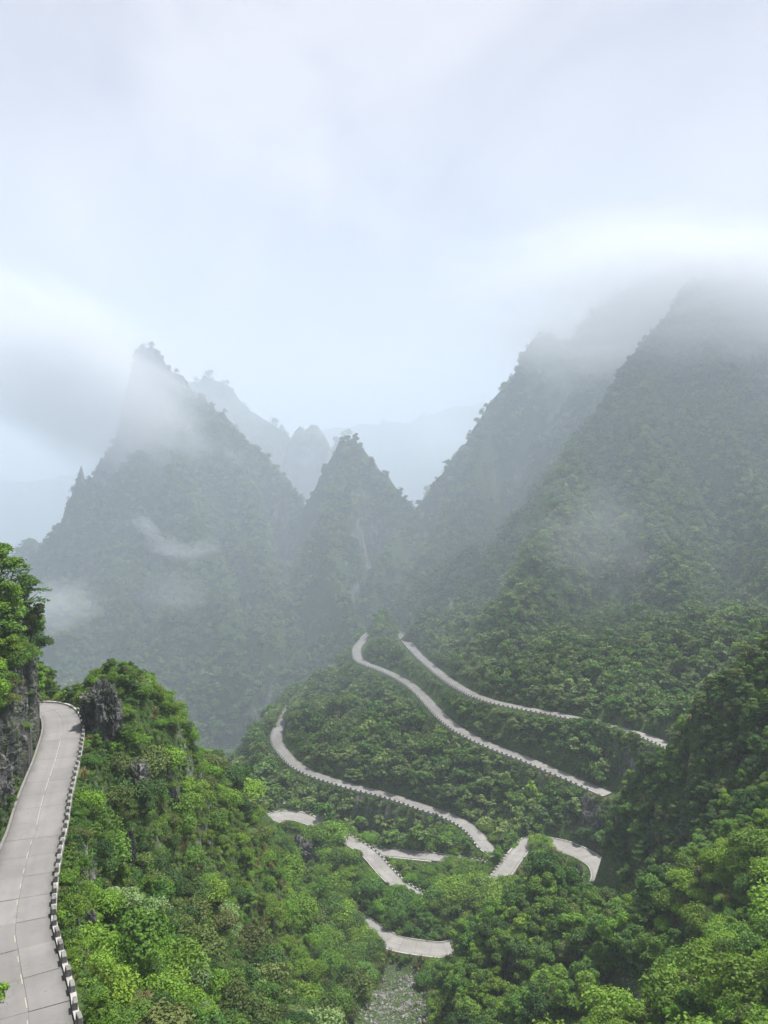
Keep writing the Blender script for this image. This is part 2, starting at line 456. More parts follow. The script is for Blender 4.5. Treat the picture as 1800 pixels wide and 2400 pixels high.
# crest of that hill and the far side
for px, py, d, dz in [(225, 1660, 146, 0), (300, 1600, 153, -3), (390, 1615, 168, -3), (430, 1665, 178, -3), (530, 1745, 201, -3), (565, 1800, 226, -3), (612, 1890, 276, -3)]:
    pp(px, py, d, dz)
cp((-62, 178, -62), (-60, 205, -84), (-60, 235, -104), (-66, 280, -128), (-82, 330, -152), (-100, 290, -130), (-120, 330, -160), (-95, 230, -86))
# hill behind the near bend, ground above the near cliff
cp((-72, 172, -49), (-84, 186, -46), (-100, 195, -40), (-118, 185, -30), (-150, 200, -40), (-110, 225, -70), (-140, 260, -100))
for d, x in ((60, -34), (75, -43), (90, -48.5), (107, -54.5), (120, -59), (132, -64)):
    cp((x - 3.5, d, -27), (x - 10, d, -18), (x - 24, d, -8), (x - 50, d, 2))
cp((-95, 128, -20), (-60, 45, -25), (-40, 35, -30), (-150, 130, 0))
# spur with the winding roads, valley to its left and behind
cp((-3, 622, -107), (-3, 612, -109.5), (-2, 633, -109), (-9, 622, -110), (4, 622, -110))
cp((-36, 600, -150), (-44, 570, -152), (-20, 560, -138), (-45, 520, -146), (-30, 490, -140), (-5, 590, -128))
cp((-75, 640, -210), (-120, 560, -210), (-125, 460, -200), (-100, 400, -178), (-40, 700, -215), (20, 720, -190), (-92, 510, -178), (-86, 455, -168), (-60, 610, -185),
   (-180, 500, -210), (-200, 350, -190), (-220, 650, -215), (-25, 665, -160))
cp((-20, 440, -137), (15, 420, -134), (30, 395, -136), (-5, 470, -133), (45, 372, -139), (70, 350, -141))
cp((0, 358, -168), (22, 350, -165), (-16, 368, -168), (-36, 374, -161), (-60, 396, -159), (-33, 360, -154), (-46, 362, -146), (-56, 376, -143), (-22, 350, -158), (45, 342, -158))
cp((-70, 345, -140), (-60, 325, -138), (-46, 312, -150), (-30, 310, -154), (-55, 300, -136), (-40, 322, -141.5), (-20, 322, -144.5), (-12, 312, -147.5), (-26, 300, -155))
cp((-17, 292, -152), (-5, 280, -151), (6, 276, -151), (10, 292, -151.5), (22, 300, -154), (10, 306, -156), (30, 296, -152), (14, 318, -159), (0, 324, -160))
cp((52, 322, -150), (58, 322, -146), (70, 320, -143), (64, 296, -141), (70, 300, -141), (66, 286, -142), (55, 285, -144))
cp((68, 340, -141), (82, 330, -138), (95, 318, -138), (105, 300, -130), (92, 310, -141))
# gully, gravel bed, foot of the curved wall
cp((0, 274, -151), (12, 270, -151.4), (24, 270, -151))
cp((6, 250, -156.5), (14, 249, -156.5), (-4, 254, -156), (4, 240, -153.5), (3, 225, -148), (3, 210, -142), (3, 197, -137), (-6, 210, -141), (14, 205, -138), (-8, 235, -151))
# tree-covered knoll right of the gully
for px, py, d, dz in [(1270, 2110, 205, 0), (1160, 2190, 200, 0), (1085, 2300, 192, -2), (1270, 2395, 166, -3), (1440, 2170, 212, 0), (1470, 2240, 190, 0), (1200, 2320, 178, -1), (1350, 2250, 190, 0)]:
    pp(px, py, d, dz)
cp((44, 242, -140), (60, 250, -144), (70, 256, -145), (26, 240, -146), (20, 222, -139), (68, 228, -130))
# right hill
for px, py, d, dz in [(1800, 1540, 215, -3), (1700, 1622, 225, -3), (1600, 1705, 235, -3), (1520, 1778, 243, -3), (1452, 1850, 250, -3), (1438, 1950, 254, -1), (1434, 2075, 256, 0),
                      (1600, 1910, 215, 0), (1700, 1810, 205, 0), (1790, 1710, 200, 0), (1550, 2060, 216, 0), (1700, 1960, 187, 0)]:
    pp(px, py, d, dz)
cp((122, 262, -92), (104, 285, -126), (112, 330, -134), (130, 300, -118), (150, 360, -112), (140, 240, -45), (170, 220, -20), (160, 280, -80), (120, 205, -38), (190, 330, -100), (98, 340, -131))
# lower right spurs
for px, py, d, dz in [(1800, 1975, 150, -3), (1660, 2010, 160, -3), (1565, 2080, 166, -3), (1515, 2180, 169, -2), (1800, 2170, 116, -2), (1700, 2250, 117, -2), (1600, 2350, 118, -2), (1750, 2410, 97, -2),
                      (1480, 2390, 142, 0), (1540, 2310, 150, 0), (1420, 2370, 150, 0)]:
    pp(px, py, d, dz)
cp((100, 100, -52), (120, 150, -48), (140, 190, -30), (60, 70, -55), (35, 80, -68), (35, 120, -88), (110, 60, -40), (200, 150, -20))
# foot of the mountain behind the top road
cp((40, 610, -110), (70, 520, -100), (100, 450, -96), (130, 415, -98), (170, 400, -96), (200, 440, -80), (30, 660, -140), (60, 600, -95))
for nm, c in ROADS.items():
    for i in range(0, len(c), 6):
        ctrl.append(tuple(c[i] - (0, 0, 0.2)))
ctrl = np.array(ctrl)
def rbf_fit(p, smooth_=0.6):
    n = len(p)
    r = np.hypot(p[:, None, 0] - p[None, :, 0], p[:, None, 1] - p[None, :, 1])
    A = np.zeros((n + 3, n + 3))
    A[:n, :n] = -np.sqrt(r * r + 4.0) - np.eye(n) * (-smooth_)
    A[:n, n] = 1; A[:n, n + 1:n + 3] = p[:, :2] / 100
    A[n:, :n] = A[:n, n:].T
    return np.linalg.solve(A, np.r_[p[:, 2], 0, 0, 0])
_w = rbf_fit(ctrl)
def rbf_eval(x, y):
    o = np.empty(x.shape)
    xf, yf, of = x.ravel(), y.ravel(), o.ravel()
    for i in range(0, len(xf), 20000):
        X, Y = xf[i:i + 20000], yf[i:i + 20000]
        r2 = (X[:, None] - ctrl[None, :, 0]) ** 2 + (Y[:, None] - ctrl[None, :, 1]) ** 2
        of[i:i + 20000] = -np.sqrt(r2 + 4.0) @ _w[:-3] + _w[-3] + _w[-2] * X / 100 + _w[-1] * Y / 100
    return of.reshape(x.shape)

ALLR = np.vstack([np.column_stack([c, half_w(k, _arc(c)) - MID_W / 2]) for k, c in ROADS.items()])
def road_dist(x, y):
    """Distance to the nearest road line and that line's height."""
    sh = x.shape; xf, yf = x.ravel(), y.ravel()
    d, z = np.empty(len(xf)), np.empty(len(xf))
    for i in range(0, len(xf), 20000):
        r2 = (xf[i:i + 20000, None] - ALLR[None, :, 0]) ** 2 + (yf[i:i + 20000, None] - ALLR[None, :, 1]) ** 2
        k = r2.argmin(1)
        d[i:i + 20000] = np.sqrt(r2[np.arange(len(k)), k]) - ALLR[k, 3]; z[i:i + 20000] = ALLR[k, 2]
    return d.reshape(sh), z.reshape(sh)

NU, NV = 270, 560
U_MAX, D0, D1 = 0.80, 14.0, 760.0
uu = np.linspace(-U_MAX, U_MAX, NU)
vv = np.exp(np.linspace(math.log(D0), math.log(D1), NV))
GX, GY = uu[None, :] * vv[:, None], np.repeat(vv[:, None], NU, 1)
GZ = rbf_eval(GX, GY)
RD, RZ = road_dist(GX, GY)
damp = smooth(5, 14, RD)
GZ = GZ + damp * (fbm(GX, GY, 26, 4, 11) * 7.0 + ridged(GX, GY, 11, 3, 21) * 0.8 + fbm(GX, GY, 3.2, 2, 5) * 0.8)
half = MID_W / 2
k_ = smooth(half + 1.4, half + 5.0, RD)
GZ = lerp(RZ - 0.55, GZ, k_)
def terr(x, y):
    """Height of the near terrain at x, y (bilinear in its own grid)."""
    x, y = np.asarray(x, float), np.asarray(y, float)
    fu = np.clip((x / y + U_MAX) / (2 * U_MAX) * (NU - 1), 0, NU - 1.001)
    fv = np.clip((np.log(y) - math.log(D0)) / math.log(D1 / D0) * (NV - 1), 0, NV - 1.001)
    iu, iv = fu.astype(int), fv.astype(int)
    a, b = fu - iu, fv - iv
    return (GZ[iv, iu] * (1 - a) + GZ[iv, iu + 1] * a) * (1 - b) + (GZ[iv + 1, iu] * (1 - a) + GZ[iv + 1, iu + 1] * a) * b
def grid_faces(nv, nu):
    i = np.arange(nv - 1)[:, None] * nu + np.arange(nu - 1)[None, :]
    return np.stack([i, i + 1, i + nu + 1, i + nu], -1).reshape(-1, 4)
terrain = link('terrain', mesh_from('terrain', np.stack([GX, GY, GZ], -1).reshape(-1, 3), grid_faces(NV, NU), MAT['earth'], True))
tag(terrain, 'steep green hillsides and spurs carrying the winding road', kind='structure')

gv = [(-9000, -3000, -262), (9000, -3000, -262), (9000, 12000, -262), (-9000, 12000, -262)]
ground = link('ground', mesh_from('ground', gv, [(0, 1, 2, 3)], MAT['earth_far']))
tag(ground, 'dark valley floor beneath the mountains', kind='structure')

# ------------------------------------------------------------------ mountains: crest lines with steep flanks
def crest(rows):
    return resample([P(*r) for r in rows], 8.0)
def mountain(name, label, crests, box, cell, s_hi=2.3, s_lo=1.05, brk=70.0, seed=1, rough=1.0, base=-262, domes=60, warp=70):
    x0, x1, y0, y1 = box
    nx, ny = int((x1 - x0) / cell) + 1, int((y1 - y0) / cell) + 1
    X, Y = np.meshgrid(np.linspace(x0, x1, nx), np.linspace(y0, y1, ny))
    # bend the plan a little so that flanks get gullies
    WX = X + fbm(X, Y, 64, 3, seed + 40) * warp * rough
    WY = Y + fbm(X, Y, 64, 3, seed + 60) * warp * rough
    Z = np.full(X.shape, -1e9); DC = np.full(X.shape, 1e9)
    for c, s in crests:
        for i in range(0, len(c)):
            d = np.hypot(WX - c[i, 0], WY - c[i, 1])
            # keep crest pixels exact: the bend fades close to the crest
            d0 = np.hypot(X - c[i, 0], Y - c[i, 1])
            d = lerp(d0, d, smooth(5, 75, d0))
            drop = np.where(d < brk, d * s_hi * s, brk * s_hi * s + (d - brk) * s_lo * s)
            DC = np.minimum(DC, d0)
            Z = np.maximum(Z, c[i, 2] - drop)
    away = smooth(6, 60, DC)
    Z = Z + away * ((fbm(X, Y, 60, 4, seed) - 0.32) * 34 * rough + (ridged(X, Y, 46, 3, seed + 9) - 0.6) * 8.5 * rough)
    # stacked buttresses: rounded cones standing out of the flanks
    rg = np.random.default_rng(seed + 200)
    gyy, gxx = np.gradient(Z, cell)
    front = (gxx * X + gyy * Y > 0) & (Z > base + 25) & (DC > 42)
    iy, ix = np.nonzero(front)
    for k in rg.choice(len(iy), min(domes, len(iy)), replace=False):
        cxk, cyk, zt = X[iy[k], ix[k]], Y[iy[k], ix[k]], Z[iy[k], ix[k]] + rg.uniform(6, 24) * rough
        r0 = rg.uniform(7, 24) * rough; sl = rg.uniform(1.7, 2.9)
        dd = np.hypot((X - cxk) * rg.uniform(.8, 1.25), Y - cyk)
        Z = np.maximum(Z, zt - sl * (np.sqrt(dd * dd + r0 * r0) - r0))
    Z = np.maximum(Z, base - 4)
    me = mesh_from(name, np.stack([X, Y, Z], -1).reshape(-1, 3), grid_faces(ny, nx), MAT['earth_far'], True)
    o = link(name, me)
    tag(o, label, kind='structure')
    return dict(o=o, X=X, Y=Y, Z=Z, cell=cell, box=box)
MTN = {}
MTN['right'] = mountain('mountain', 'broad forested mountain rising on the right behind the top road', [
    (crest([(900, 1560, 615), (965, 1450, 603), (1060, 1396, 620), (1120, 1326, 640), (1165, 1256, 660), (1215, 1186, 680), (1280, 1116, 700), (1370, 986, 720), (1420, 926, 735), (1500, 806, 750), (1560, 730, 770), (1650, 640, 800), (1790, 660, 830), (1900, 640, 850)]), 1.25),
    (crest([(1370, 1000, 715), (1330, 1080, 640), (1310, 1160, 590), (1255, 1300, 530), (1190, 1450, 480), (1150, 1580, 445)]), 0.8),
    (crest([(1500, 830, 745), (1520, 1000, 660), (1535, 1180, 590), (1590, 1330, 520), (1620, 1500, 465)]), 0.8),
    (crest([(1620, 680, 795), (1640, 900, 720), (1740, 1060, 640), (1800, 1200, 570), (1850, 1400, 480)]), 0.9),
    (crest([(1300, 1660, 415), (1420, 1640, 425), (1560, 1600, 430), (1700, 1560, 440)]), 0.8)],
    (0, 620, 395, 1000), 5.0, s_hi=1.75, s_lo=1.15, brk=85, seed=3, domes=150, warp=40)
MTN['right_back'] = mountain('mountain', 'steep misty ridge behind the right mountain', [
    (crest([(860, 1400, 760), (900, 1290, 800), (950, 1215, 860), (985, 1172, 900), (1040, 1096, 910), (1090, 1036, 920), (1150, 936, 940), (1215, 856, 950), (1238, 806, 955), (1257, 780, 960), (1285, 771, 965), (1312, 790, 970), (1345, 780, 975), (1375, 740, 980), (1450, 680, 1000), (1600, 610, 1020), (1750, 600, 1050)]), 1.0),
    (crest([(1150, 960, 930), (1080, 1120, 860), (1000, 1280, 790), (960, 1400, 730)]), 1.0)],
    (-120, 700, 640, 1300), 6.5, s_hi=2.1, s_lo=1.1, brk=110, seed=17, domes=60, warp=46)
MTN['left'] = mountain('mountain', 'tall left mountain with pinnacle summit wrapped in mist', [
    (crest([(322, 812, 1000), (330, 794, 1000), (345, 788, 1000), (364, 792, 1000), (374, 818, 998)]), 2.0),
    (crest([(385, 845, 996), (420, 866, 992), (455, 912, 988), (485, 932, 985), (520, 962, 980), (570, 1016, 970), (620, 1056, 960), (660, 1096, 945), (700, 1158, 930), (730, 1290, 880), (735, 1420, 810)]), 1.3),
    (crest([(350, 860, 992), (335, 925, 980), (300, 990, 965), (268, 1018, 950), (235, 1070, 930), (205, 1110, 905), (172, 1130, 895), (150, 1206, 880), (118, 1310, 850)]), 1.9),
    (crest([(190, 1080, 900), (190, 1095, 899)]), 2.6),
    (crest([(430, 910, 985), (425, 1010, 930), (440, 1150, 860), (500, 1340, 770), (560, 1540, 690)]), 0.75),
    (crest([(560, 1030, 965), (590, 1200, 870), (640, 1400, 770), (660, 1560, 700)]), 0.8),
    (crest([(200, 1140, 890), (260, 1300, 830), (310, 1450, 760), (330, 1560, 700)]), 1.1)],
    (-640, 20, 600, 1250), 6.0, s_hi=1.9, s_lo=1.35, brk=120, seed=29, domes=110)
MTN['centre'] = mountain('mountain', 'pointed forested peak in the middle of the valley', [
    (crest([(720, 1170, 880), (760, 1098, 890), (792, 1036, 897), (808, 1020, 900), (830, 1017, 900), (850, 1042, 898), (880, 1078, 892), (910, 1108, 888), (940, 1150, 884), (970, 1185, 880), (1000, 1280, 860)]), 1.25),
    (crest([(818, 1030, 899), (790, 1140, 840), (770, 1186, 815), (765, 1200, 812), (790, 1330, 750), (830, 1450, 700)]), 1.0),
    (crest([(770, 1183, 815), (768, 1190, 812)]), 1.3)],
    (-230, 160, 660, 1120), 5.5, s_hi=1.95, s_lo=1.25, brk=110, seed=41)
MTN['left_back'] = mountain('mountain', 'hazy serrated ridge behind the left mountain', [
    (crest([(430, 900, 1480), (470, 878, 1490), (492, 872, 1500), (535, 888, 1500), (562, 926, 1500), (600, 955, 1500), (650, 985, 1500), (678, 1012, 1500), (690, 1080, 1480)]), 1.3),
    (crest([(672, 1040, 1450), (692, 998, 1460), (715, 985, 1460), (742, 988, 1460), (764, 1005, 1460), (778, 1050, 1450)]), 2.4),
    (crest([(782, 1060, 1500), (795, 1010, 1510), (806, 1000, 1510), (860, 1060, 1500), (930, 1140, 1480), (960, 1190, 1460)]), 1.6)],
    (-700, 250, 1250, 1850), 11, s_hi=1.8, s_lo=1.1, brk=90, seed=53)
MTN['far'] = mountain('mountain', 'faint far blue ridge closing the valley', [
    (crest([(-300, 1060, 2700), (0, 1120, 2700), (300, 1080, 2700), (600, 1040, 2700), (770, 990, 2700), (812, 992, 2700), (852, 980, 2700), (905, 988, 2700), (960, 978, 2700), (1010, 960, 2700), (1060, 944, 2700), (1100, 938, 2700), (1140, 944, 2700), (1250, 930, 2700), (1500, 900, 2700), (2100, 880, 2700)]), 0.8)],
    (-2300, 2300, 2200, 3400), 28, s_hi=1.4, s_lo=1.0, brk=200, seed=67, rough=2.0)
MTN['valley'] = mountain('mountain', 'small wooded pinnacle behind the left mountain foot', [
    (crest([(30, 1290, 980), (62, 1246, 990), (85, 1250, 990), (110, 1300, 980)]), 1.6),
    (crest([(990, 1160, 1250), (1010, 1128, 1260), (1030, 1130, 1260)]), 1.3)],
    (-700, 260, 880, 1400), 9, s_hi=1.8, s_lo=1.0, brk=80, seed=71)
# ------------------------------------------------------------------ roads: bed, concrete slabs, kerbs, guard blocks
def ribbon(c, offs, zs):
    """Strip along line c through the cross-section offs/zs; returns verts, faces."""
    n = left_normal(c)
    k = len(offs)
    V = np.empty((len(c), k, 3))
    for j in range(k):
        V[:, j, :2] = c[:, :2] + n * (np.zeros(len(c)) + offs[j])[:, None]
        V[:, j, 2] = c[:, 2] + zs[j]
    return V.reshape(-1, 3), grid_faces(len(c), k)
def arc(c):
    return np.r_[0, np.cumsum(np.hypot(*np.diff(c[:, :2], axis=0).T))]
def at_s(c, s):
    d = arc(c)
    return np.stack([np.interp(s, d, c[:, k]) for k in range(3)], -1)
def frame_at(c, s):
    p, q = at_s(c, s - 0.5), at_s(c, s + 0.5)
    t = (q - p)[:2]; t /= np.linalg.norm(t)
    return at_s(c, s), math.atan2(t[1], t[0])
def road(name, label, key, mat, slab_len=5.0, gap=0.055, seed=0):
    rr = random.Random(seed)
    c = ROADS[key]
    h = half_w(key, arc(c))
    v, f = ribbon(c, [h + 0.32, h + 0.30, -h - 0.30, -h - 0.32], [-2.2, -0.07, -0.07, -2.2])
    root = link(name, mesh_from(name, v, f, MAT['joint']))
    tag(root, label, kind='structure')
    total = arc(c)[-1]
    n = int(total / slab_len)
    for i in range(n):
        s0, s1 = i * slab_len + gap / 2, (i + 1) * slab_len - gap / 2
        ss = np.linspace(s0, s1, 5)
        cc = at_s(c, ss)
        # normals from the whole line, so neighbours stay parallel
        a, b_ = at_s(c, ss - 0.4), at_s(c, ss + 0.4)
        t = (b_ - a)[:, :2]; t /= np.linalg.norm(t, axis=1)[:, None]
        nn = np.stack([-t[:, 1], t[:, 0]], 1)
        hs_ = half_w(key, ss)
        for side in (1, -1):
            dz = rr.uniform(-0.012, 0.012)
            inn, outer = np.full(5, side * gap * 0.22), side * hs_
            o0, o1 = (inn, outer) if side > 0 else (outer, inn)
            prof = ((o0, -0.2), (o0, dz), (o1, dz), (o1, -0.2))
            V = np.empty((5, 4, 3))
            for j, (oo, zz) in enumerate(prof):
                V[:, j, :2] = cc[:, :2] + nn * oo[:, None]; V[:, j, 2] = cc[:, 2] + zz
            me = mesh_from('slab', V.reshape(-1, 3), grid_faces(5, 4)[:, ::-1].copy(), mat)
            at = me.attributes.new('across', 'FLOAT', 'POINT')
            at.data.foreach_set('value', np.tile(np.array([q[0][2] / hs_[2] for q in prof], np.float32), 5))
            link('slab', me, root)
    return root
def strip_part(name, root, c, offs, zs, mat, s0=None, s1=None):
    if s0 is not None:
        d = arc(c); c = c[(d >= s0) & (d <= s1)]
    v, f = ribbon(c, offs, zs)
    return link(name, mesh_from(name, v, f, mat), root)
road_near = road('road', 'pale concrete road along the rock cliff, nearest of the bends', 'near', MAT['road'], 5.0, seed=1)
road_low = road('road', 'concrete road crossing the spur below the longest bend', 'lower', MAT['road_old'], 5.0, 0.07, seed=2)
road_up = road('road', 'upper concrete road doubling back around the tree-covered hump', 'upper', MAT['road_old'], 5.0, 0.07, seed=3)
road_spur = road('road', 'concrete road winding through the gully bottom', 'spur', MAT['road_old'], 5.0, 0.07, seed=4)

# kerbs: low concrete plinth on the outer side that carries the blocks, gutter wall along the rock
hN = NEAR_W / 2
strip_part('kerb', road_near, near_c, [-hN - 0.02, -hN - 0.03, -hN - 0.52, -hN - 0.54], [-0.3, 0.24, 0.24, -3.2], MAT['kerb'])
strip_part('gutter_wall', road_near, near_c, [hN + 0.34, hN + 0.33, hN + 0.03, hN + 0.02], [-0.4, 0.38, 0.38, -0.4], MAT['block'])
hM = MID_W / 2
RIGHT_K = [-hM - 0.02, -hM - 0.03, -hM - 0.52, -hM - 0.54]
LEFT_K = [hM + 0.54, hM + 0.52, hM + 0.03, hM + 0.02]
UPPER_SPLIT = arc(ROADS['upper'])[np.argmax(ROADS['upper'][:, 1])]
KZ_R, KZ_L = [-0.3, 0.22, 0.22, -3.0], [-3.0, 0.22, 0.22, -0.3]
strip_part('kerb', road_low, ROADS['lower'], RIGHT_K, KZ_R, MAT['kerb'])
strip_part('kerb', road_up, ROADS['upper'], LEFT_K, KZ_L, MAT['kerb'], 0, UPPER_SPLIT + 14)
strip_part('kerb', road_up, ROADS['upper'], RIGHT_K, KZ_R, MAT['kerb'], UPPER_SPLIT + 26, 1e9)
hS = half_w('spur', arc(ROADS['spur']))
strip_part('kerb', road_spur, ROADS['spur'], [hS + 0.54, hS + 0.52, hS + 0.03, hS + 0.02], KZ_L, MAT['kerb'])
strip_part('kerb', road_spur, ROADS['spur'], [-hS - 0.02, -hS - 0.03, -hS - 0.3, -hS - 0.32], [-0.3, 0.16, 0.16, -2.0], MAT['kerb'])
# solid parapets on the outside of the two far hairpin ends (they show as thin pale walls)
d_up = UPPER_SPLIT
strip_part('parapet', road_up, ROADS['upper'], [hM + 0.42, hM + 0.40, hM + 0.12, hM + 0.10], [0.2, 0.95, 0.95, 0.2], MAT['wall'], d_up - 44, d_up + 44)

# centre line, worn: short dashes
def dashes(root, c, s0, s1, period, length, width, mat, seed, off=0.12, keep=0.85):
    rr = random.Random(seed)
    s = s0
    while s < s1:
        if rr.random() < keep:
            ln = length * rr.uniform(0.55, 1.1)
            cc = at_s(c, np.linspace(s, s + ln, 4))
            v, f = ribbon(cc, [off + width / 2, off - width / 2], [0.018, 0.018])
            link('lane_marking', mesh_from('lane_marking', v, f[:, ::-1].copy(), mat), root)
        s += period
dashes(road_near, near_c, 14, 74, 3.6, 1.8, 0.10, MAT['paint_yellow'], 5)
dashes(road_near, near_c, 74, 110, 6.0, 5.8, 0.10, MAT['paint_white'], 6, keep=0.95)
dl = arc(ROADS['lower'])
dashes(road_low, ROADS['lower'], 150, 285, 9.0, 6.0, 0.16, MAT['paint_white'], 8, keep=0.7)

# guard blocks
def block_mesh(seed):
    rr = random.Random(seed)
    L_, T_, H_ = 1.04, 0.44, 0.70
    bm = bmesh.new(); bmesh.ops.create_cube(bm, size=1.0)
    for v in bm.verts:
        top = v.co.z > 0
        v.co.x *= L_ * (0.93 if top else 1.0); v.co.y *= T_ * (0.80 if top else 1.0)
        v.co.z = H_ if top else 0.0
        v.co += Vector((rr.uniform(-.02, .02), rr.uniform(-.02, .02), rr.uniform(-.02, .02) if top else 0))
    bmesh.ops.bevel(bm, geom=[e for e in bm.edges], offset=0.035, segments=1, affect='EDGES')
    me = bpy.data.meshes.new('guard_block'); bm.to_mesh(me); bm.free(); me.materials.append(MAT['block'])
    return me
BLOCKS = [block_mesh(k) for k in range(4)]
N_BLOCKS = 0
def ordinal(n):
    return '%d%s' % (n, 'th' if 10 <= n % 100 <= 20 else {1: 'st', 2: 'nd', 3: 'rd'}.get(n % 10, 'th'))
def place_blocks(key, side, s0, s1, step, label, group, stuff=False):
    global N_BLOCKS
    rr = random.Random(int(s0 * 7 + side))
    c = ROADS[key]; s = s0; far = []; k_n = 0
    while s < min(s1, arc(c)[-1] - 0.6):
        p, a = frame_at(c, s)
        nx, ny = -math.sin(a), math.cos(a)
        h = float(half_w(key, s))
        x, y = p[0] + nx * side * (h + 0.28), p[1] + ny * side * (h + 0.28)
        me = rr.choice(BLOCKS)
        M = Matrix.Translation((x, y, p[2] + 0.18)) @ Matrix.Rotation(a + rr.uniform(-.07, .07), 4, 'Z') @ Matrix.Rotation(rr.uniform(-.05, .05), 4, 'X') @ Matrix.Diagonal((rr.uniform(.88, 1.1), rr.uniform(.9, 1.1), rr.uniform(.84, 1.1), 1))
        if stuff:
            far.append((me, M))
        else:
            o = link('guard_block', me); o.matrix_world = M
            k_n += 1; o['label'] = label % ordinal(k_n); o['category'] = 'guard block'; o['group'] = group
            N_BLOCKS += 1
        s += step * rr.uniform(.96, 1.05)
    if stuff and far:
        bm = bmesh.new()
        for me, M in far:
            n0 = len(bm.verts); bm.from_mesh(me); bm.verts.ensure_lookup_table()
            bmesh.ops.transform(bm, matrix=M, verts=bm.verts[n0:])
        me = bpy.data.meshes.new('guard_blocks_far'); bm.to_mesh(me); bm.free(); me.materials.append(MAT['block'])
        o = link('distant_guard_blocks', me)
        tag(o, label, 'guard block', None, 'stuff')
place_blocks('near', -1, 8, 126, 2.35, '%s weathered concrete guard block from the picture bottom along the road beside the cliff', 'guard blocks along the nearest road')
dlow = arc(ROADS['lower'])[-1]
place_blocks('lower', -1, 66, dlow - 44, 2.7, '%s small guard block from the left end of the lowest road across the spur', 'guard blocks along the lower spur road')
place_blocks('upper', 1, 8, UPPER_SPLIT - 44, 2.9, '%s small guard block from the right end of the long upper spur road', 'guard blocks along the long upper road')
place_blocks('spur', 1, 8, 160, 2.5, '%s guard block from the dark rock face along the winding gully road', 'guard blocks along the gully road')
dup_ = arc(ROADS['upper'])[-1]
place_blocks('upper', -1, UPPER_SPLIT + 90, dup_ - 4, 2.9, 'line of tiny guard blocks along the topmost road', None, stuff=True)
print('guard blocks', N_BLOCKS, {k: round(arc(c)[-1]) for k, c in ROADS.items()})

# retaining walls
def wall(name, label, c, side, s0, s1, h0, depth, top=0.45, thick=0.5, mat=MAT['wall']):
    d = arc(c); cc = c[(d >= s0) & (d <= s1)]
    o0 = side * (h0 + 0.56); o1 = side * (h0 + 0.56 + thick)
    n = left_normal(cc); rows = []
    zz = np.array([top, top, top - depth * .33, top - depth * .66, top - depth])
    oo = np.array([o0, o1, o1 + side * .12, o1 + side * .25, o1 + side * .45])
    V = np.empty((len(cc), 5, 3))
    for j in range(5):
        V[:, j, :2] = cc[:, :2] + n * oo[j]; V[:, j, 2] = cc[:, 2] + zz[j]
    V[:, 2:4, :2] += (np.random.default_rng(3).random((len(cc), 2, 2)) - .5) * 0.08
    f = grid_faces(len(cc), 5)
    if side > 0: f = f[:, ::-1].copy()
    o = link(name, mesh_from(name, V.reshape(-1, 3), f, mat))
    return tag(o, label, 'retaining wall')
rl = ROADS['lower']; drl = arc(rl)
s_r = drl[np.argmin(np.hypot(rl[:, 0] - 0, rl[:, 1] - 333))]
wall('retaining_wall', 'dark retaining wall under the level road in the gully', rl, 1, s_r - 24, s_r + 4, hM, 4.0, top=0.05)

# traffic mirrors
def mirror(loc, face, label, h=3.0, r=0.42):
    t = empty('traffic_mirror', loc); t.rotation_euler = (0, 0, face)
    tag(t, label, 'traffic mirror', 'traffic mirrors at the bends')
    bm = bmesh.new(); bmesh.ops.create_cone(bm, segments=10, radius1=0.06, radius2=0.05, depth=h, cap_ends=True, matrix=Matrix.Translation((0, 0, h / 2)))
    me = bpy.data.meshes.new('post'); bm.to_mesh(me); bm.free(); me.materials.append(MAT['dark_steel']); link('post', me, t)
    rings, seg = 5, 24
    V, Fc = [(0, -0.14 - 0.10, h - 0.1)], []
    for i in range(1, rings + 1):
        for j in range(seg):
            q = 2 * math.pi * j / seg; rad = r * i / rings
            V.append((rad * math.cos(q), -0.14 - 0.10 * (1 - (i / rings) ** 2), h - 0.1 + rad * math.sin(q)))
    for j in range(seg):
        Fc.append((0, 1 + j, 1 + (j + 1) % seg))
        for i in range(rings - 1):
            a = 1 + i * seg
            Fc.append((a + j, a + seg + j, a + seg + (j + 1) % seg, a + (j + 1) % seg))
    link('mirror_face', mesh_from('mirror_face', V, Fc, MAT['mirror'], True), t)
    V, Fc = [], []
    for j in range(seg):
        q = 2 * math.pi * j / seg
        for rad, yy in ((r, -0.15), (r + 0.05, -0.12), (r + 0.04, -0.05), (0.05, -0.03)):
            V.append((rad * math.cos(q), yy, h - 0.1 + rad * math.sin(q)))
    for j in range(seg):
        for i in range(3):
            a, b_ = j * 4 + i, ((j + 1) % seg) * 4 + i
            Fc.append((a, b_, b_ + 1, a + 1))
    link('back_shell', mesh_from('back_shell', V, Fc, MAT['paint_white']), t)
    return t
q = Pz(178, 1672, NEAR_Z)
mirror((q[0] + 0.9, q[1] + 0.6, NEAR_Z + 0.0), math.radians(-8), 'round white traffic mirror on a post at the nearest bend', 3.4, 0.5)
q = Pz(664, 1908, -140.6)
mirror((q[0], q[1] + 4, -141), math.radians(-5), 'round traffic mirror at the bend above the dark rock face', 4.0, 0.6)
q = Pz(850, 1500, -117.7)
mirror((q[0] - 4.0, q[1] + 3, -118), 0.2, 'far white traffic mirror by the hairpin left of the tree-covered hump', 4.2, 0.6)
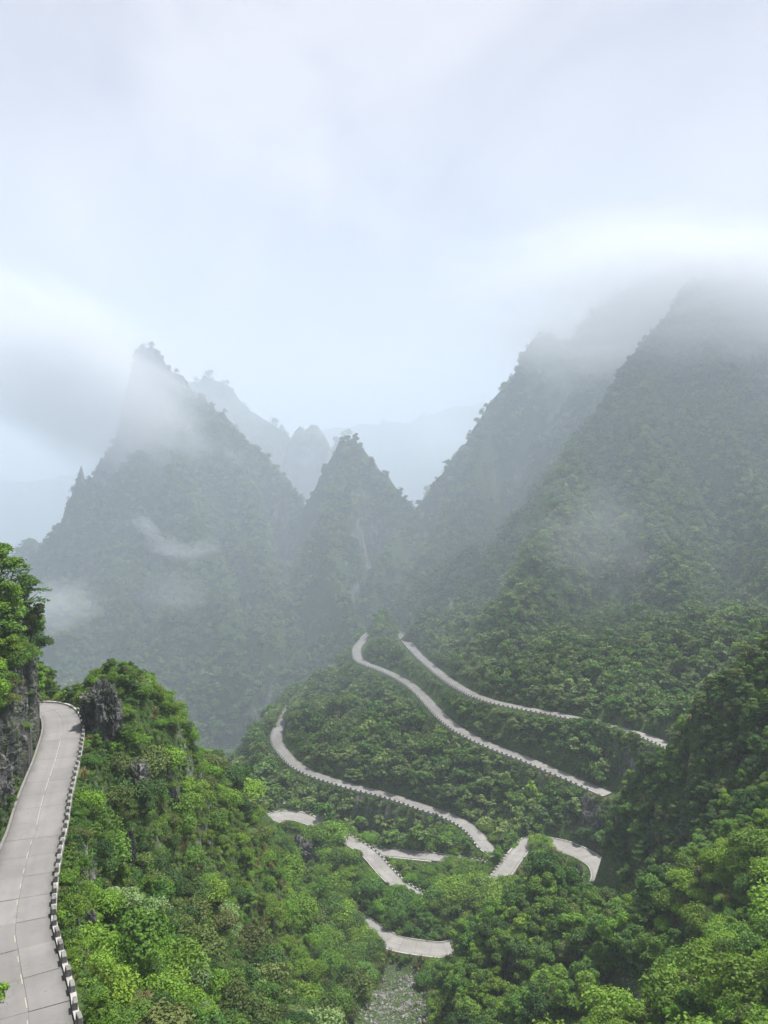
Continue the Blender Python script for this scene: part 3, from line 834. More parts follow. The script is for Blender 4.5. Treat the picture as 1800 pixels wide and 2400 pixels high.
# ------------------------------------------------------------------ rock
def noise3(v, scale, seed=0):
    from mathutils import noise as mn
    o = Vector((seed * 13.7, seed * 5.1, seed * 3.3))
    return np.array([mn.fractal(Vector(p) / scale + o, 0.8, 2.1, 5) for p in v])
def rock_mesh(name, dims, seed, subdiv=4, amp=0.22, mat=None, chop=9, craggy=1.0):
    rr = random.Random(seed)
    bm = bmesh.new(); bmesh.ops.create_icosphere(bm, subdivisions=subdiv, radius=1.0)
    planes = []
    for _ in range(chop):
        d = Vector((rr.gauss(0, 1), rr.gauss(0, 1), rr.gauss(0, 0.8))).normalized(); planes.append((d, rr.uniform(0.55, 0.85)))
    from mathutils import noise as mn
    off = Vector((seed * 3.1, seed * 1.7, seed * 7.9))
    for v in bm.verts:
        p = v.co.copy()
        for d, h in planes:
            e = p.dot(d) - h
            if e > 0: p -= d * e * 0.9
        n = mn.fractal(p * 1.6 + off, 0.9, 2.0, 5) + 0.5 * mn.noise(Vector((p.x * 5, p.y * 5, p.z * 1.5)) + off)
        ds, _ = mn.voronoi(Vector((p.x, p.y, p.z * 0.6)) * 2.4 + off); crack = min(1.0, (ds[1] - ds[0]) * 3.0)
        ds, _ = mn.voronoi(Vector((p.x, p.y, p.z * 0.7)) * 6.0 + off); crack2 = min(1.0, (ds[1] - ds[0]) * 3.0)
        ds, _ = mn.voronoi(Vector((p.x, p.y, p.z)) * 13.0 + off); crack3 = min(1.0, (ds[1] - ds[0]) * 2.5)
        p *= 1 + craggy * 0.045 * (crack3 - 1) + craggy * 0.03 * mn.cell(p * 11.0 - off) + amp * n + craggy * (0.16 * (crack - 1) + 0.08 * (crack2 - 1) + 0.05 * mn.cell(p * 5.0 + off))
        v.co = Vector((p.x * dims[0], p.y * dims[1], p.z * dims[2]))
    me = bpy.data.meshes.new(name); bm.to_mesh(me); bm.free()
    me.materials.append(mat or MAT['rock'])
    return me
# cliff along the left of the near road
def cliff(c, s0, s1, side, h0, height, label, seed, lean=1.6, step=0.45, nh=60, jag=1.5, drop=0.6):
    d = arc(c)
    ss = np.arange(s0, s1, step)
    cc = at_s(c, ss); a, b_ = at_s(c, ss - 1), at_s(c, ss + 1)
    t = (b_ - a)[:, :2]; t /= np.linalg.norm(t, axis=1)[:, None]
    nn = np.stack([-t[:, 1], t[:, 0]], 1) * side
    H = np.linspace(0, 1, nh)
    S, HH = np.meshgrid(ss, H, indexing='ij')
    hgt = height * (1 + 0.35 * fbm(S, S * 0, 14, 3, seed)) if not hasattr(height, '__len__') else np.interp(S, height[0], height[1])
    zz = HH * hgt
    out_ = h0 + lean * HH ** 1.3 + jag * 0.9 * fbm(S * 1.0, zz * 0.45, 5.0, 4, seed + 3, 0.6) + jag * 0.45 * ridged(S, zz * 0.3, 3.0, 3, seed + 5) * HH ** 0.3 \
        + 0.35 * np.floor(3 * fbm(S, zz, 2.4, 2, seed + 8)) * 0.5
    col_ = fbm(S + 2.2 * fbm(S, zz, 6, 2, seed + 31), zz * 0.10, 1.6, 3, seed + 11, 0.6)
    out_ = out_ + 1.5 * np.round(col_ * 5) / 5 + 0.5 * np.abs(col_) + 0.55 * np.round(3 * fbm(S * .6, zz, 2.6, 2, seed + 13)) / 3
    out_ = np.maximum(out_, h0 - 0.25)
    out_[:, -1] += 4.0; zz[:, -1] += 0.6
    V = np.empty((len(ss), nh, 3))
    V[..., 0] = cc[:, None, 0] + nn[:, None, 0] * out_
    V[..., 1] = cc[:, None, 1] + nn[:, None, 1] * out_
    V[..., 2] = cc[:, None, 2] - drop + zz
    f = grid_faces(len(ss), nh)
    if side > 0: f = f[:, ::-1].copy()
    o = link('cliff', mesh_from('cliff', V.reshape(-1, 3), f, MAT['rock']))
    tag(o, label, kind='structure')
    return V
nd = arc(near_c)
s_b = nd[np.argmin(np.hypot(near_c[:, 0] + 66, near_c[:, 1] - 150))]
CLIFF_V = cliff(near_c, 16, s_b + 22, 1, hN + 0.9, 17.0, 'dark streaked limestone cliff on the left of the nearest road', 4)
# outcrop beside the near bend
q = P(243, 1655, 141)
boulder = link('boulder', rock_mesh('boulder', (4.6, 4.4, 6.8), 5, 6, 0.26), loc=(q[0], q[1], q[2] - 0.6))
tag(boulder, 'big craggy grey rock outcrop beside the nearest bend', 'boulder')
q = P(213, 2152, 84)
b2 = link('boulder', rock_mesh('boulder', (0.9, 0.7, 1.1), 12, 3, 0.2), loc=(q[0], q[1], q[2]))
tag(b2, 'pale boulder poking out of shrubs right of the nearest road', 'boulder')
# rock face below the gully-road bend
for (px, py, d, dims, seed, lab) in [(705, 2000, 309, (6.5, 4.5, 9.0), 21, 'dark overhanging rock face below the gully road bend'),
                                     (745, 2040, 303, (5.0, 4.0, 8.5), 22, 'cracked grey rock face under the lower end of the gully road bend'),
                                     (318, 1815, 136, (4.2, 3.0, 3.4), 23, 'broken grey rock outcrop on the slope beneath the craggy outcrop'),
                                     (395, 1905, 150, (2.6, 2.4, 5.6), 24, 'tall dark rock rib among shrubs on the left slope'),
                                     (300, 1990, 118, (1.4, 1.5, 4.2), 25, 'narrow dark rock fin on the slope right of the nearest road'),
                                     (185, 1960, 99, (1.6, 2.4, 1.6), 26, 'low grey rock outcrop just outside the guard blocks'),
                                     (1355, 2045, 268, (2.2, 1.6, 4.2), 27, 'dark rock pillar inside the round road loop'),
                                     (1385, 1925, 322, (9.0, 6.0, 10.0), 28, 'dark shaded rock wall above the round road loop'),
                                     (1405, 1790, 375, (9.0, 5.0, 8.0), 29, 'grey rock face between the two upper roads'),
                                     (1155, 1590, 455, (11.0, 6.0, 16.0), 30, 'pale limestone face above the topmost road')]:
    q = P(px, py, d)
    o = link('rock_face', rock_mesh('rock_face', dims, seed, 5, 0.26, chop=12), loc=tuple(q))
    o.rotation_euler = (0, 0, seed * 1.3)
    tag(o, lab, 'rock face')
# ------------------------------------------------------------------ trees and shrubs
def leaf_cloud(rng, blobs, n, size, flat=0.0, fill=0.35, jitter=0.75, aspect=0.62):
    """n rhombic leaf sprays on the skins of the given blobs (x, y, z, rx, ry, rz)."""
    B = np.array(blobs, float)
    wgt = (B[:, 3] * B[:, 4] + B[:, 3] * B[:, 5]); wgt /= wgt.sum()
    k = rng.choice(len(B), n, p=wgt)
    d = rng.normal(size=(n, 3)); d /= np.linalg.norm(d, axis=1)[:, None]
    d[:, 2] = np.where(d[:, 2] < -0.35, -d[:, 2] * 0.6, d[:, 2])
    rad = 1 - fill * rng.random(n) ** 2 + rng.normal(size=n) * 0.07
    p = B[k, :3] + d * B[k, 3:] * rad[:, None]
    nr = d * (1 - flat) + np.array((0, 0, 0.35 + flat)) + rng.normal(size=(n, 3)) * jitter * (0.5 if flat > 0.5 else 0.7)
    nr /= np.linalg.norm(nr, axis=1)[:, None] + 1e-9
    t = np.cross(nr, rng.normal(size=(n, 3))); t /= np.linalg.norm(t, axis=1)[:, None] + 1e-9
    b = np.cross(nr, t)
    ln = size * rng.uniform(0.6, 1.35, n)[:, None] * 0.5
    V = np.stack([p - t * ln, p - b * ln * aspect + nr * ln * 0.12, p + t * ln, p + b * ln * aspect + nr * ln * 0.12], 1)
    return V.reshape(-1, 3), rng.random(n)
def tube(path, radii, seg=6):
    path = np.asarray(path, float); V, Fc = [], []
    for i, p in enumerate(path):
        t = path[min(i + 1, len(path) - 1)] - path[max(i - 1, 0)]; t /= np.linalg.norm(t) + 1e-9
        a = np.cross(t, (0.31, 0.95, 0.1)); a /= np.linalg.norm(a); b = np.cross(t, a)
        for j in range(seg):
            q = 2 * math.pi * j / seg
            V.append(p + radii[i] * (a * math.cos(q) + b * math.sin(q)))
    for i in range(len(path) - 1):
        for j in range(seg):
            Fc.append((i * seg + j, i * seg + (j + 1) % seg, (i + 1) * seg + (j + 1) % seg, (i + 1) * seg + j))
    return np.array(V), Fc
def trunk_mesh(rng, h, r, targets, name='trunk', seg=6, stems=1):
    V, Fc = [], []
    def add(path, rad, sg=seg):
        v, f = tube(path, rad, sg); o = sum(len(x) for x in V); V.append(v)
        Fc.extend([tuple(i + o for i in q) for q in f])
    for s in range(stems):
        w = rng.normal(size=(4, 3)) * 0.07 * h; w[:, 2] = 0; w[0] = 0
        lean = rng.normal(size=2) * 0.12 * h * (stems > 1)
        main = [np.array((lean[0] * t + w[i, 0], lean[1] * t + w[i, 1], t * h - 0.5 * (i == 0))) for i, t in enumerate((0, .35, .7, 1.0))]
        add(main, [r * 1.25, r, r * .7, r * .35])
    for t in targets:
        t = np.array(t[:3]); z0 = min(t[2] * rng.uniform(.35, .6), h * 0.9)
        st = np.array((main[1][0] * z0 / h * 2, main[1][1] * z0 / h * 2, z0)) * (1, 1, 1)
        md = (st + t) / 2 + np.array((0, 0, -0.12 * h)) * rng.uniform(0, 1)
        add([st, md, t], [r * .5, r * .32, r * .1], 5)
    return np.vstack(V), Fc
def crown_me(name, V, leaf, mat):
    me = mesh_from(name, V, np.arange(len(V)).reshape(-1, 4), mat)
    a = me.attributes.new('leaf', 'FLOAT', 'POINT')
    a.data.foreach_set('value', np.repeat(leaf, 4).astype(np.float32))
    return me
def joined_me(name, V, leaf, mat, tv, tf):
    nq = len(V) // 4
    faces = [tuple(q) for q in np.arange(len(V)).reshape(-1, 4)] + [tuple(i + len(V) for i in f) for f in tf]
    me = mesh_from(name, np.vstack([V, tv]), faces, [mat, MAT['bark']])
    mi = np.zeros(len(faces), np.int32); mi[nq:] = 1
    me.polygons.foreach_set('material_index', mi)
    a = me.attributes.new('leaf', 'FLOAT', 'POINT')
    a.data.foreach_set('value', np.r_[np.repeat(leaf, 4), np.zeros(len(tv))].astype(np.float32))
    return me
def blobs_round(rng, n, R, zc, br):
    out_ = []
    while len(out_) < n:
        d = rng.normal(size=3); d /= np.linalg.norm(d)
        p = d * rng.random() ** 0.45 * 0.78
        if p[2] < -0.55: continue
        s = br * rng.uniform(0.7, 1.25)
        out_.append((p[0] * R[0], p[1] * R[1], zc + p[2] * R[2], s * R[0], s * R[1], s * R[2] * 0.8))
    return out_
def blobs_layer(rng, n, R, z0, z1):
    out_ = []
    for i in range(n):
        t = (i + 0.5) / n; z = z0 + (z1 - z0) * t
        rr_ = R * (1 - 0.55 * t) * math.sqrt(rng.random())
        a = rng.random() * 6.283
        s = R * rng.uniform(0.28, 0.5) * (1 - 0.3 * t)
        out_.append((rr_ * math.cos(a), rr_ * math.sin(a), z, s, s, s * 0.28))
    return out_
def blobs_shrub(rng, n, R, h):
    out_ = []
    for i in range(n):
        a, q = rng.random() * 6.283, math.sqrt(rng.random()) * 0.75
        s = rng.uniform(0.3, 0.5)
        out_.append((R * q * math.cos(a), R * q * math.sin(a), h * (0.25 + 0.55 * (1 - q * q) * rng.uniform(.6, 1.1)), s * R, s * R, s * h * 0.75))
    return out_
class Kind: pass
KINDS = {}
def make_kind(key, mat, builder, nleaf, size, n_var, trunk=(4.5, 0.16, 6, 1), flat=0.0, h=7.0, fill=0.35, jitter=0.75, detail='near'):
    vs_ = []
    for s in range(n_var):
        rng = np.random.default_rng(hash((key, s)) % 1000 if False else (sum(map(ord, key)) * 31 + s * 101))
        bl = builder(rng)
        V, lf = leaf_cloud(rng, bl, nleaf, size, flat, fill, jitter)
        th, tr, nl, st = trunk
        idx = rng.choice(len(bl), min(nl, len(bl)), replace=False)
        tv, tf = trunk_mesh(rng, th, tr, [bl[i] for i in idx], stems=st)
        K = Kind(); K.h = h; K.key = key
        K.V, K.lf, K.tv, K.tf, K.mat = V, lf, tv, tf, MAT[mat]
        K.crown = K.trunk = K.joint = None
        vs_.append(K)
    KINDS[key] = vs_
mk = make_kind
mk('dark', 'leaf_dark', lambda r: blobs_round(r, 22, (2.8, 2.8, 2.6), 4.4, 0.29), 4600, 0.33, 4)
mk('mid', 'leaf_mid', lambda r: blobs_round(r, 20, (2.7, 2.7, 2.7), 4.4, 0.29), 4300, 0.33, 4)
mk('fresh', 'leaf_fresh', lambda r: blobs_round(r, 18, (2.4, 2.4, 2.5), 4.3, 0.29), 3700, 0.32, 4)
mk('olive', 'leaf_olive', lambda r: blobs_round(r, 18, (2.5, 2.5, 2.4), 4.3, 0.29), 3500, 0.32, 3)
mk('pale', 'leaf_pale', lambda r: blobs_layer(r, 26, 3.1, 2.2, 6.2), 3800, 0.32, 2, flat=0.75, h=6.6)
mk('tier', 'leaf_mid', lambda r: blobs_layer(r, 24, 3.0, 2.0, 6.8), 3900, 0.33, 3, flat=0.7, h=7.0)
mk('tier_fresh', 'leaf_mid', lambda r: blobs_layer(r, 22, 3.4, 2.4, 6.9), 1700, 0.40, 2, flat=0.8, h=7.0, trunk=(6.4, 0.15, 14, 1), fill=0.6)
mk('airy', 'leaf_fresh', lambda r: blobs_round(r, 12, (2.0, 2.0, 2.3), 5.0, 0.34), 1300, 0.32, 3, trunk=(6.2, 0.11, 9, 1), fill=0.7, h=7.4)
SH = dict(trunk=(1.2, 0.06, 5, 3), h=2.5)
mk('shrub_fresh', 'leaf_fresh', lambda r: blobs_shrub(r, 13, 1.9, 2.4), 2500, 0.205, 4, **SH)
mk('shrub_mid', 'leaf_mid', lambda r: blobs_shrub(r, 13, 1.9, 2.3), 2500, 0.205, 4, **SH)
mk('shrub_dark', 'leaf_dark', lambda r: blobs_shrub(r, 12, 1.8, 2.2), 2300, 0.21, 3, **SH)
mk('shrub_olive', 'leaf_olive', lambda r: blobs_shrub(r, 12, 1.8, 2.0), 2200, 0.20, 3, **SH)
mk('shrub_pale', 'leaf_pale', lambda r: blobs_shrub(r, 12, 1.8, 2.1), 1900, 0.21, 2, flat=0.5, **SH)
# looser, coarser copies for trees several hundred metres away
FT = dict(trunk=(4.0, 0.22, 2, 1))
mk('far_round', 'leaf_far', lambda r: blobs_round(r, 14, (3.0, 3.0, 2.8), 4.2, 0.40), 520, 1.05, 5, **FT)
mk('far_tier', 'leaf_far', lambda r: blobs_layer(r, 18, 3.3, 1.6, 6.8), 480, 1.05, 4, flat=0.65, **FT)
mk('far_mid', 'leaf_mid', lambda r: blobs_round(r, 14, (2.9, 2.9, 2.7), 4.2, 0.40), 520, 1.0, 4, **FT)
mk('far_fresh', 'leaf_fresh', lambda r: blobs_round(r, 12, (2.6, 2.6, 2.6), 4.2, 0.40), 460, 0.95, 3, **FT)

def grass_me(seed, mat, n=46, h=1.5, spread=0.75):
    rng = np.random.default_rng(seed); V, lf = [], []
    for i in range(n):
        a = rng.random() * 6.283; r0 = spread * 0.4 * math.sqrt(rng.random()); hh = h * rng.uniform(.5, 1.1); ln = spread * rng.uniform(.3, 1.1)
        d = np.array((math.cos(a), math.sin(a), 0)); s = np.array((-d[1], d[0], 0)) * 0.05 * rng.uniform(.7, 1.5)
        b = d * r0; m = b + d * ln * 0.35 + (0, 0, hh * .75); t = b + d * ln + (0, 0, hh)
        V += [b - s, b + s, m + s, m - s, m - s, m + s, t + s * .2, t - s * .2]; q = rng.random(); lf += [q, q]
    return crown_me('grass_tuft', np.array(V), np.array(lf), mat)

SRC = {}
def source(key, mes):
    """Unlinked collection of plants that the stuff objects draw from."""
    c = bpy.data.collections.new('src_' + key)
    for i, me in enumerate(mes):
        o = bpy.data.objects.new('%s_%02d' % (key, i), me); c.objects.link(o)
    SRC[key] = (c, len(mes))
def joint(K):
    if K.joint is None:
        K.joint = joined_me(K.key, K.V, K.lf, K.mat, K.tv, K.tf)
    return K.joint
def scatter(name, pts, scl, rot, idx, coll, label, cat=None):
    me = bpy.data.meshes.new(name)
    pts = np.asarray(pts, np.float32)
    me.vertices.add(len(pts)); me.vertices.foreach_set('co', pts.ravel())
    a = me.attributes.new('scl', 'FLOAT_VECTOR', 'POINT'); a.data.foreach_set('vector', np.asarray(scl, np.float32).ravel())
    a = me.attributes.new('rot', 'FLOAT_VECTOR', 'POINT'); a.data.foreach_set('vector', np.asarray(rot, np.float32).ravel())
    a = me.attributes.new('idx', 'INT', 'POINT'); a.data.foreach_set('value', np.asarray(idx, np.int32))
    o = link(name, me)
    g = bpy.data.node_groups.new(name + '_plants', 'GeometryNodeTree')
    g.interface.new_socket('Geometry', in_out='INPUT', socket_type='NodeSocketGeometry')
    g.interface.new_socket('Geometry', in_out='OUTPUT', socket_type='NodeSocketGeometry')
    N = g.nodes.new
    gi, go, ip, ci = N('NodeGroupInput'), N('NodeGroupOutput'), N('GeometryNodeInstanceOnPoints'), N('GeometryNodeCollectionInfo')
    ci.inputs['Collection'].default_value = coll
    ci.inputs['Separate Children'].default_value = True
    ci.inputs['Reset Children'].default_value = True
    ip.inputs['Pick Instance'].default_value = True
    def attr(nm, ty):
        x = N('GeometryNodeInputNamedAttribute'); x.data_type = ty; x.inputs['Name'].default_value = nm
        return x.outputs['Attribute']
    g.links.new(gi.outputs[0], ip.inputs['Points'])
    g.links.new(ci.outputs[0], ip.inputs['Instance'])
    g.links.new(attr('idx', 'INT'), ip.inputs['Instance Index'])
    g.links.new(attr('rot', 'FLOAT_VECTOR'), ip.inputs['Rotation'])
    g.links.new(attr('scl', 'FLOAT_VECTOR'), ip.inputs['Scale'])
    g.links.new(ip.outputs[0], go.inputs[0])
    md = o.modifiers.new('plants', 'NODES'); md.node_group = g
    tag(o, label, cat, None, 'stuff')
    return o

# --- roads that must stay open to view (the stretches the photograph shows)
def span(pxs):
    a = np.array(pxs, float); return a
OPEN = []
def open_line(c, w, s0=None, s1=None):
    if s0 is not None:
        d = arc(c); c = c[(d >= s0) & (d <= s1)]
    for o in (-w / 2, -w / 4, 0, w / 4, w / 2): OPEN.append(offset(c, o)[::2])
open_line(near_c, NEAR_W + 1.4)
cl = ROADS['lower']; dl_ = arc(cl)
def s_at(c, px, py, z):
    q = Pz(px, py, z); return arc(c)[np.argmin((c[:, 0] - q[0]) ** 2 + (c[:, 1] - q[1]) ** 2)]
open_line(cl, MID_W + 1, s_at(cl, 655, 1703, -143), s_at(cl, 1120, 1960, -151.5))
open_line(cl, MID_W + 1, s_at(cl, 1040, 2011, -154), s_at(cl, 880, 1995, -156))
cu = ROADS['upper']
open_line(cu, MID_W + 1, s_at(cu, 1412, 1856, -131), s_at(cu, 850, 1505, -118))
open_line(cu, MID_W + 1, s_at(cu, 949, 1498, -117.5), s_at(cu, 1345, 1683, -111))
open_line(cu, MID_W, s_at(cu, 1520, 1727, -108), s_at(cu, 1556, 1740, -107.5))
cs_ = ROADS['spur']
open_line(cs_, MID_W + 1, s_at(cs_, 634, 1920, -140.5), s_at(cs_, 737, 1928, -143))
open_line(cs_, MID_W, s_at(cs_, 815, 1970, -145), s_at(cs_, 838, 1982, -145.5))
open_line(cs_, MID_W + 1, s_at(cs_, 866, 2003, -146), s_at(cs_, 935, 2074, -148))
OPEN.append(offset(cs_, half_w('spur', arc(cs_)) [:, None] + 0.4)[(arc(cs_) > s_at(cs_, 935, 2074, -148)) & (arc(cs_) < s_at(cs_, 1002, 2103, -149))])
open_line(cs_, MID_W + 1, s_at(cs_, 1180, 2046, -146.5), s_at(cs_, 1232, 1982, -146.5))
open_line(cs_, MID_W + 2, _near_s(cs_, (72, 316)), _near_s(cs_, (81, 285)))
open_line(cs_, 9.6, s_at(cs_, 1050, 2227, -153), s_at(cs_, 905, 2203, -152.3))
open_line(cs_, 2.0, s_at(cs_, 866, 2172, -151), s_at(cs_, 852, 2162, -150.6))
OPEN = np.vstack(OPEN)
OPX, OPY, OPF = project(OPEN)
def clearance(x, y, z, rad, h):
    """How tall a plant at x, y, z may grow before it hides an open stretch of road behind it."""
    px, py, f = project(np.stack([x, y, z], -1))
    rp = rad / f * F_PX
    lim = np.full(len(x), 1e9)
    for i in range(0, len(x), 1500):
        sl = slice(i, i + 1500)
        hit = (np.abs(px[sl, None] - OPX[None]) < rp[sl, None] + 1.0) & (OPF[None] > f[sl, None] + 0.5) & (OPY[None] < py[sl, None] + 2)
        # allowed top: below the lowest road pixel it crosses
        ymax = np.where(hit, OPY[None], -1e9).max(1)
        lim[sl] = np.where(ymax > -1e8, (py[sl] - ymax) / F_PX * f[sl], 1e9)
        # crosses only roads above its top: fine, limit is how far it is to the lowest of them
    return lim
def visible(x, y, z, n=36):
    """Line of sight over the near terrain from the camera to each point."""
    ok = np.ones(len(x), bool)
    for t in np.linspace(0.12, 0.985, n):
        xs, ys, zs = x * t, y * t, z * t
        m = ys > D0 + 1
        ok &= ~(m & (terr(xs, np.maximum(ys, D0 + 0.5)) > zs))
    return ok
def jgrid(x0, x1, y0, y1, step, rng):
    nx, ny = int((x1 - x0) / step), int((y1 - y0) / step)
    X, Y = np.meshgrid(np.arange(nx), np.arange(ny))
    X = x0 + (X.ravel() + rng.random(nx * ny)) * step
    Y = y0 + (Y.ravel() + rng.random(nx * ny)) * step
    return X, Y
def in_zone(x, y, z, m=120):
    px, py, f = project(np.stack([x, y, z], -1))
    return (px > -m - 300 * (y < 160)) & (px < 1800 + m) & (py < 2400 + 260) & (f > 20)

_m = near_c[:, 0] > -62
NCY, NCX = near_c[_m, 1], near_c[_m, 0]
CAND = []       # rows: x, y, z, height, kind, variant, rz
def plant(x, y, h, kinds, probs, rng, sink=0.25, wid=0.42, margin=1.1):
    z = terr(x, y)
    d, _ = road_dist(x, y)
    keep = (d > hM + margin + h * 0.10 * (margin > 1)) & in_zone(x, y, z)
    # nothing grows on the gravel
    keep &= ~gravel_mask(x, y)
    keep &= ~((d < 11.5) & (x < -40) & (x < np.interp(y, NCY, NCX)) & (y < 146))     # bare rock wall beside the near road
    x, y, z, h = x[keep], y[keep], z[keep], h[keep]
    cpx, cpy, _ = project(np.stack([x, y, z], -1))
    h = np.where((cpx > 120) & (cpx < 620) & (cpy < 1800) & (y < 240), np.minimum(h, 3.4), h)      # wind-clipped crest
    lim = clearance(x, y, z, h * wid, h)
    h = np.minimum(h, lim * 0.92)
    ok = h > 0.7
    x, y, z, h = x[ok], y[ok], z[ok], h[ok]
    if callable(kinds):
        ks = kinds(x, y, z, rng)
    else:
        ks = rng.choice(kinds, len(x), p=probs)
    for i in range(len(x)):
        K = KINDS[ks[i]]
        CAND.append((x[i], y[i], z[i] - sink, h[i], ks[i], rng.integers(len(K)), rng.random() * 6.283))
def gravel_mask(x, y):
    px, py, f = project(np.stack([x, y, terr(x, y)], -1))
    t = (py - 2262) / 140
    cxx = 938 - 25 * t + 12 * np.sin(py / 40.0)
    hw = 34 + 62 * np.clip(t, 0, 1.6)
    g1 = (py > 2255) & (y > 150) & (y < 262) & (np.abs(px - cxx) < hw)
    g2 = (np.abs(px - 1470) < 85) & (np.abs(py - 2350) < 55) & (y > 120) & (y < 175)
    return g1 | g2
def pick(rng, n, kinds, probs):
    return rng.choice(kinds, n, p=np.array(probs) / np.sum(probs))

rngp = np.random.default_rng(21)
def kinds_left(x, y, z, rng):
    n = len(x)
    a = pick(rng, n, ['shrub_mid', 'shrub_fresh', 'shrub_olive', 'shrub_dark', 'mid', 'fresh', 'shrub_pale', 'tier', 'airy'], [.23, .18, .15, .13, .08, .07, .03, .06, .07])
    patch = fbm(x, y, 22, 3, 77)
    fr = (patch > 0.14) & (rng.random(n) < .75); dk = (patch < -0.16) & (rng.random(n) < .7)
    a = np.where(fr, pick(rng, n, ['shrub_fresh', 'fresh', 'airy'], [.65, .25, .10]), a)
    a = np.where(dk, pick(rng, n, ['shrub_dark', 'shrub_olive', 'dark'], [.5, .35, .15]), a)
    return a
# left slope, foreground
x, y = jgrid(-75, 12, 55, 200, 2.1, rngp)
m = (x < 0.03 * y - 2)
x, y = x[m], y[m]
h = np.clip(rngp.lognormal(0.72, 0.54, len(x)), 0.9, 7.0)
plant(x, y, h, kinds_left, None, rngp)
# left slope, further down
x, y = jgrid(-90, 6, 200, 330, 2.8, rngp)
h = np.clip(rngp.lognormal(0.95, 0.5, len(x)), 1.2, 8.0)
plant(x, y, h, kinds_left, None, rngp)
# gully middle
def kinds_gully(x, y, z, rng):
    return pick(rng, len(x), ['fresh', 'airy', 'shrub_fresh', 'shrub_mid', 'mid', 'olive'], [.20, .22, .26, .18, .08, .06])
x, y = jgrid(-28, 66, 196, 345, 2.9, rngp)
h = np.clip(rngp.lognormal(1.15, 0.36, len(x)), 1.5, 8.0)
plant(x, y, h, kinds_gully, None, rngp)
# knoll right of the gully: big trees
def kinds_knoll(x, y, z, rng):
    a = pick(rng, len(x), ['dark', 'mid', 'fresh', 'olive'], [.16, .44, .32, .08])
    return a
x, y = jgrid(16, 68, 150, 245, 3.3, rngp)
px_, py_, _ = project(np.stack([x, y, terr(x, y)], -1))
m = (px_ > 985) & (px_ < 1540)
h = np.clip(rngp.normal(9.0, 1.7, len(x)), 4, 13)
plant(x[m], y[m], h[m], kinds_knoll, None, rngp)
# right hill
def kinds_right(x, y, z, rng):
    return pick(rng, len(x), ['dark', 'mid', 'tier', 'olive', 'fresh'], [.14, .42, .14, .14, .16])
x, y = jgrid(56, 200, 165, 320, 3.1, rngp)
h = np.clip(rngp.lognormal(1.68, 0.30, len(x)), 2.4, 10)
px_, py_, _ = project(np.stack([x, y, terr(x, y)], -1))
m = ~((px_ > 1478) & (px_ < 1545) & (py_ > 2070) & (py_ < 2260))
x, y, h = x[m], y[m], h[m]
plant(x, y, h, kinds_right, None, rngp)
# lower right corner
def kinds_low(x, y, z, rng):
    return pick(rng, len(x), ['fresh', 'shrub_fresh', 'airy', 'mid', 'shrub_mid', 'olive'], [.34, .36, .14, .06, .06, .04])
x, y = jgrid(8, 120, 60, 168, 2.5, rngp)
h = np.clip(rngp.lognormal(1.15, 0.38, len(x)), 1.4, 7)
plant(x, y, h, kinds_low, None, rngp)
# left: above the near cliff and behind the near bend
x, y = jgrid(-150, -48, 60, 260, 2.9, rngp)
z = terr(x, y)
h = np.clip(rngp.normal(5.0, 1.6, len(x)), 2, 9)
def kinds_cliff(x, y, z, rng):
    return pick(rng, len(x), ['mid', 'fresh', 'dark', 'tier', 'olive'], [.32, .30, .18, .12, .08])
plant(x, y, h, kinds_cliff, None, rngp)
# the winding-road spur
def kinds_spur(x, y, z, rng):
    a = pick(rng, len(x), ['far_mid', 'far_round', 'far_tier', 'far_fresh'], [.38, .40, .18, .04])
    return a
x, y = jgrid(-130, 330, 325, 720, 3.9, rngp)
h = np.clip(rngp.lognormal(1.68, 0.36, len(x)), 2.0, 12)
plant(x, y, h, kinds_spur, None, rngp)
# thickets on the near side of stretches of road the photograph hides
def thicket(key, side, s0, s1, h0, h1, kinds):
    c = ROADS[key]; n = int((s1 - s0) / 1.3)
    for row in (1.0, 2.6, 4.2):
        ss = np.linspace(s0, s1, n) + rngp.normal(0, .5, n)
        cc = at_s(c, ss); a, b_ = at_s(c, ss - 1), at_s(c, ss + 1)
        t = (b_ - a)[:, :2]; t /= np.linalg.norm(t, axis=1)[:, None] + 1e-9
        o = side * (half_w(key, ss) + row + rngp.random(n))
        x, y = cc[:, 0] - t[:, 1] * o, cc[:, 1] + t[:, 0] * o
        plant(x, y, rngp.uniform(h0, h1, n), kinds, None, rngp, margin=0.8)
thicket('spur', -1, s_at(cs_, 740, 1928, -143) , s_at(cs_, 855, 1996, -146), 5.5, 8.5, kinds_gully)
thicket('spur', -1, s_at(cs_, 930, 2070, -148), s_at(cs_, 1180, 2046, -146.5), 5.5, 8.5, kinds_gully)
thicket('spur', -1, s_at(cs_, 1232, 1982, -146.5), _near_s(cs_, (66, 319)), 4, 7, kinds_gully)
thicket('spur', 1, s_at(cs_, 898, 2196, -152), s_at(cs_, 765, 2108, -148.5), 4.5, 8.0, kinds_gully)
thicket('upper', -1, s_at(cu, 1200, 1655, -113), s_at(cu, 1560, 1745, -107.5), 2.0, 5.0, kinds_spur)
thicket('upper', -1, s_at(cu, 1200, 1655, -113), s_at(cu, 1560, 1745, -107.5), 2.0, 4.0, kinds_spur)
thicket('lower', 1, s_at(cl, 1040, 2011, -154) - 30, s_at(cl, 1050, 2012, -154), 3, 5, kinds_gully)
thicket('lower', -1, 0, s_at(cl, 656, 1700, -143), 5, 8, kinds_spur)
thicket('lower', 1, 0, s_at(cl, 656, 1700, -143), 5, 8, kinds_spur)
x, y = jgrid(-17, 12, 604, 642, 2.8, rngp)
plant(x, y, rngp.uniform(6, 9, len(x)), ['far_mid', 'far_fresh'], [.6, .4], rngp)
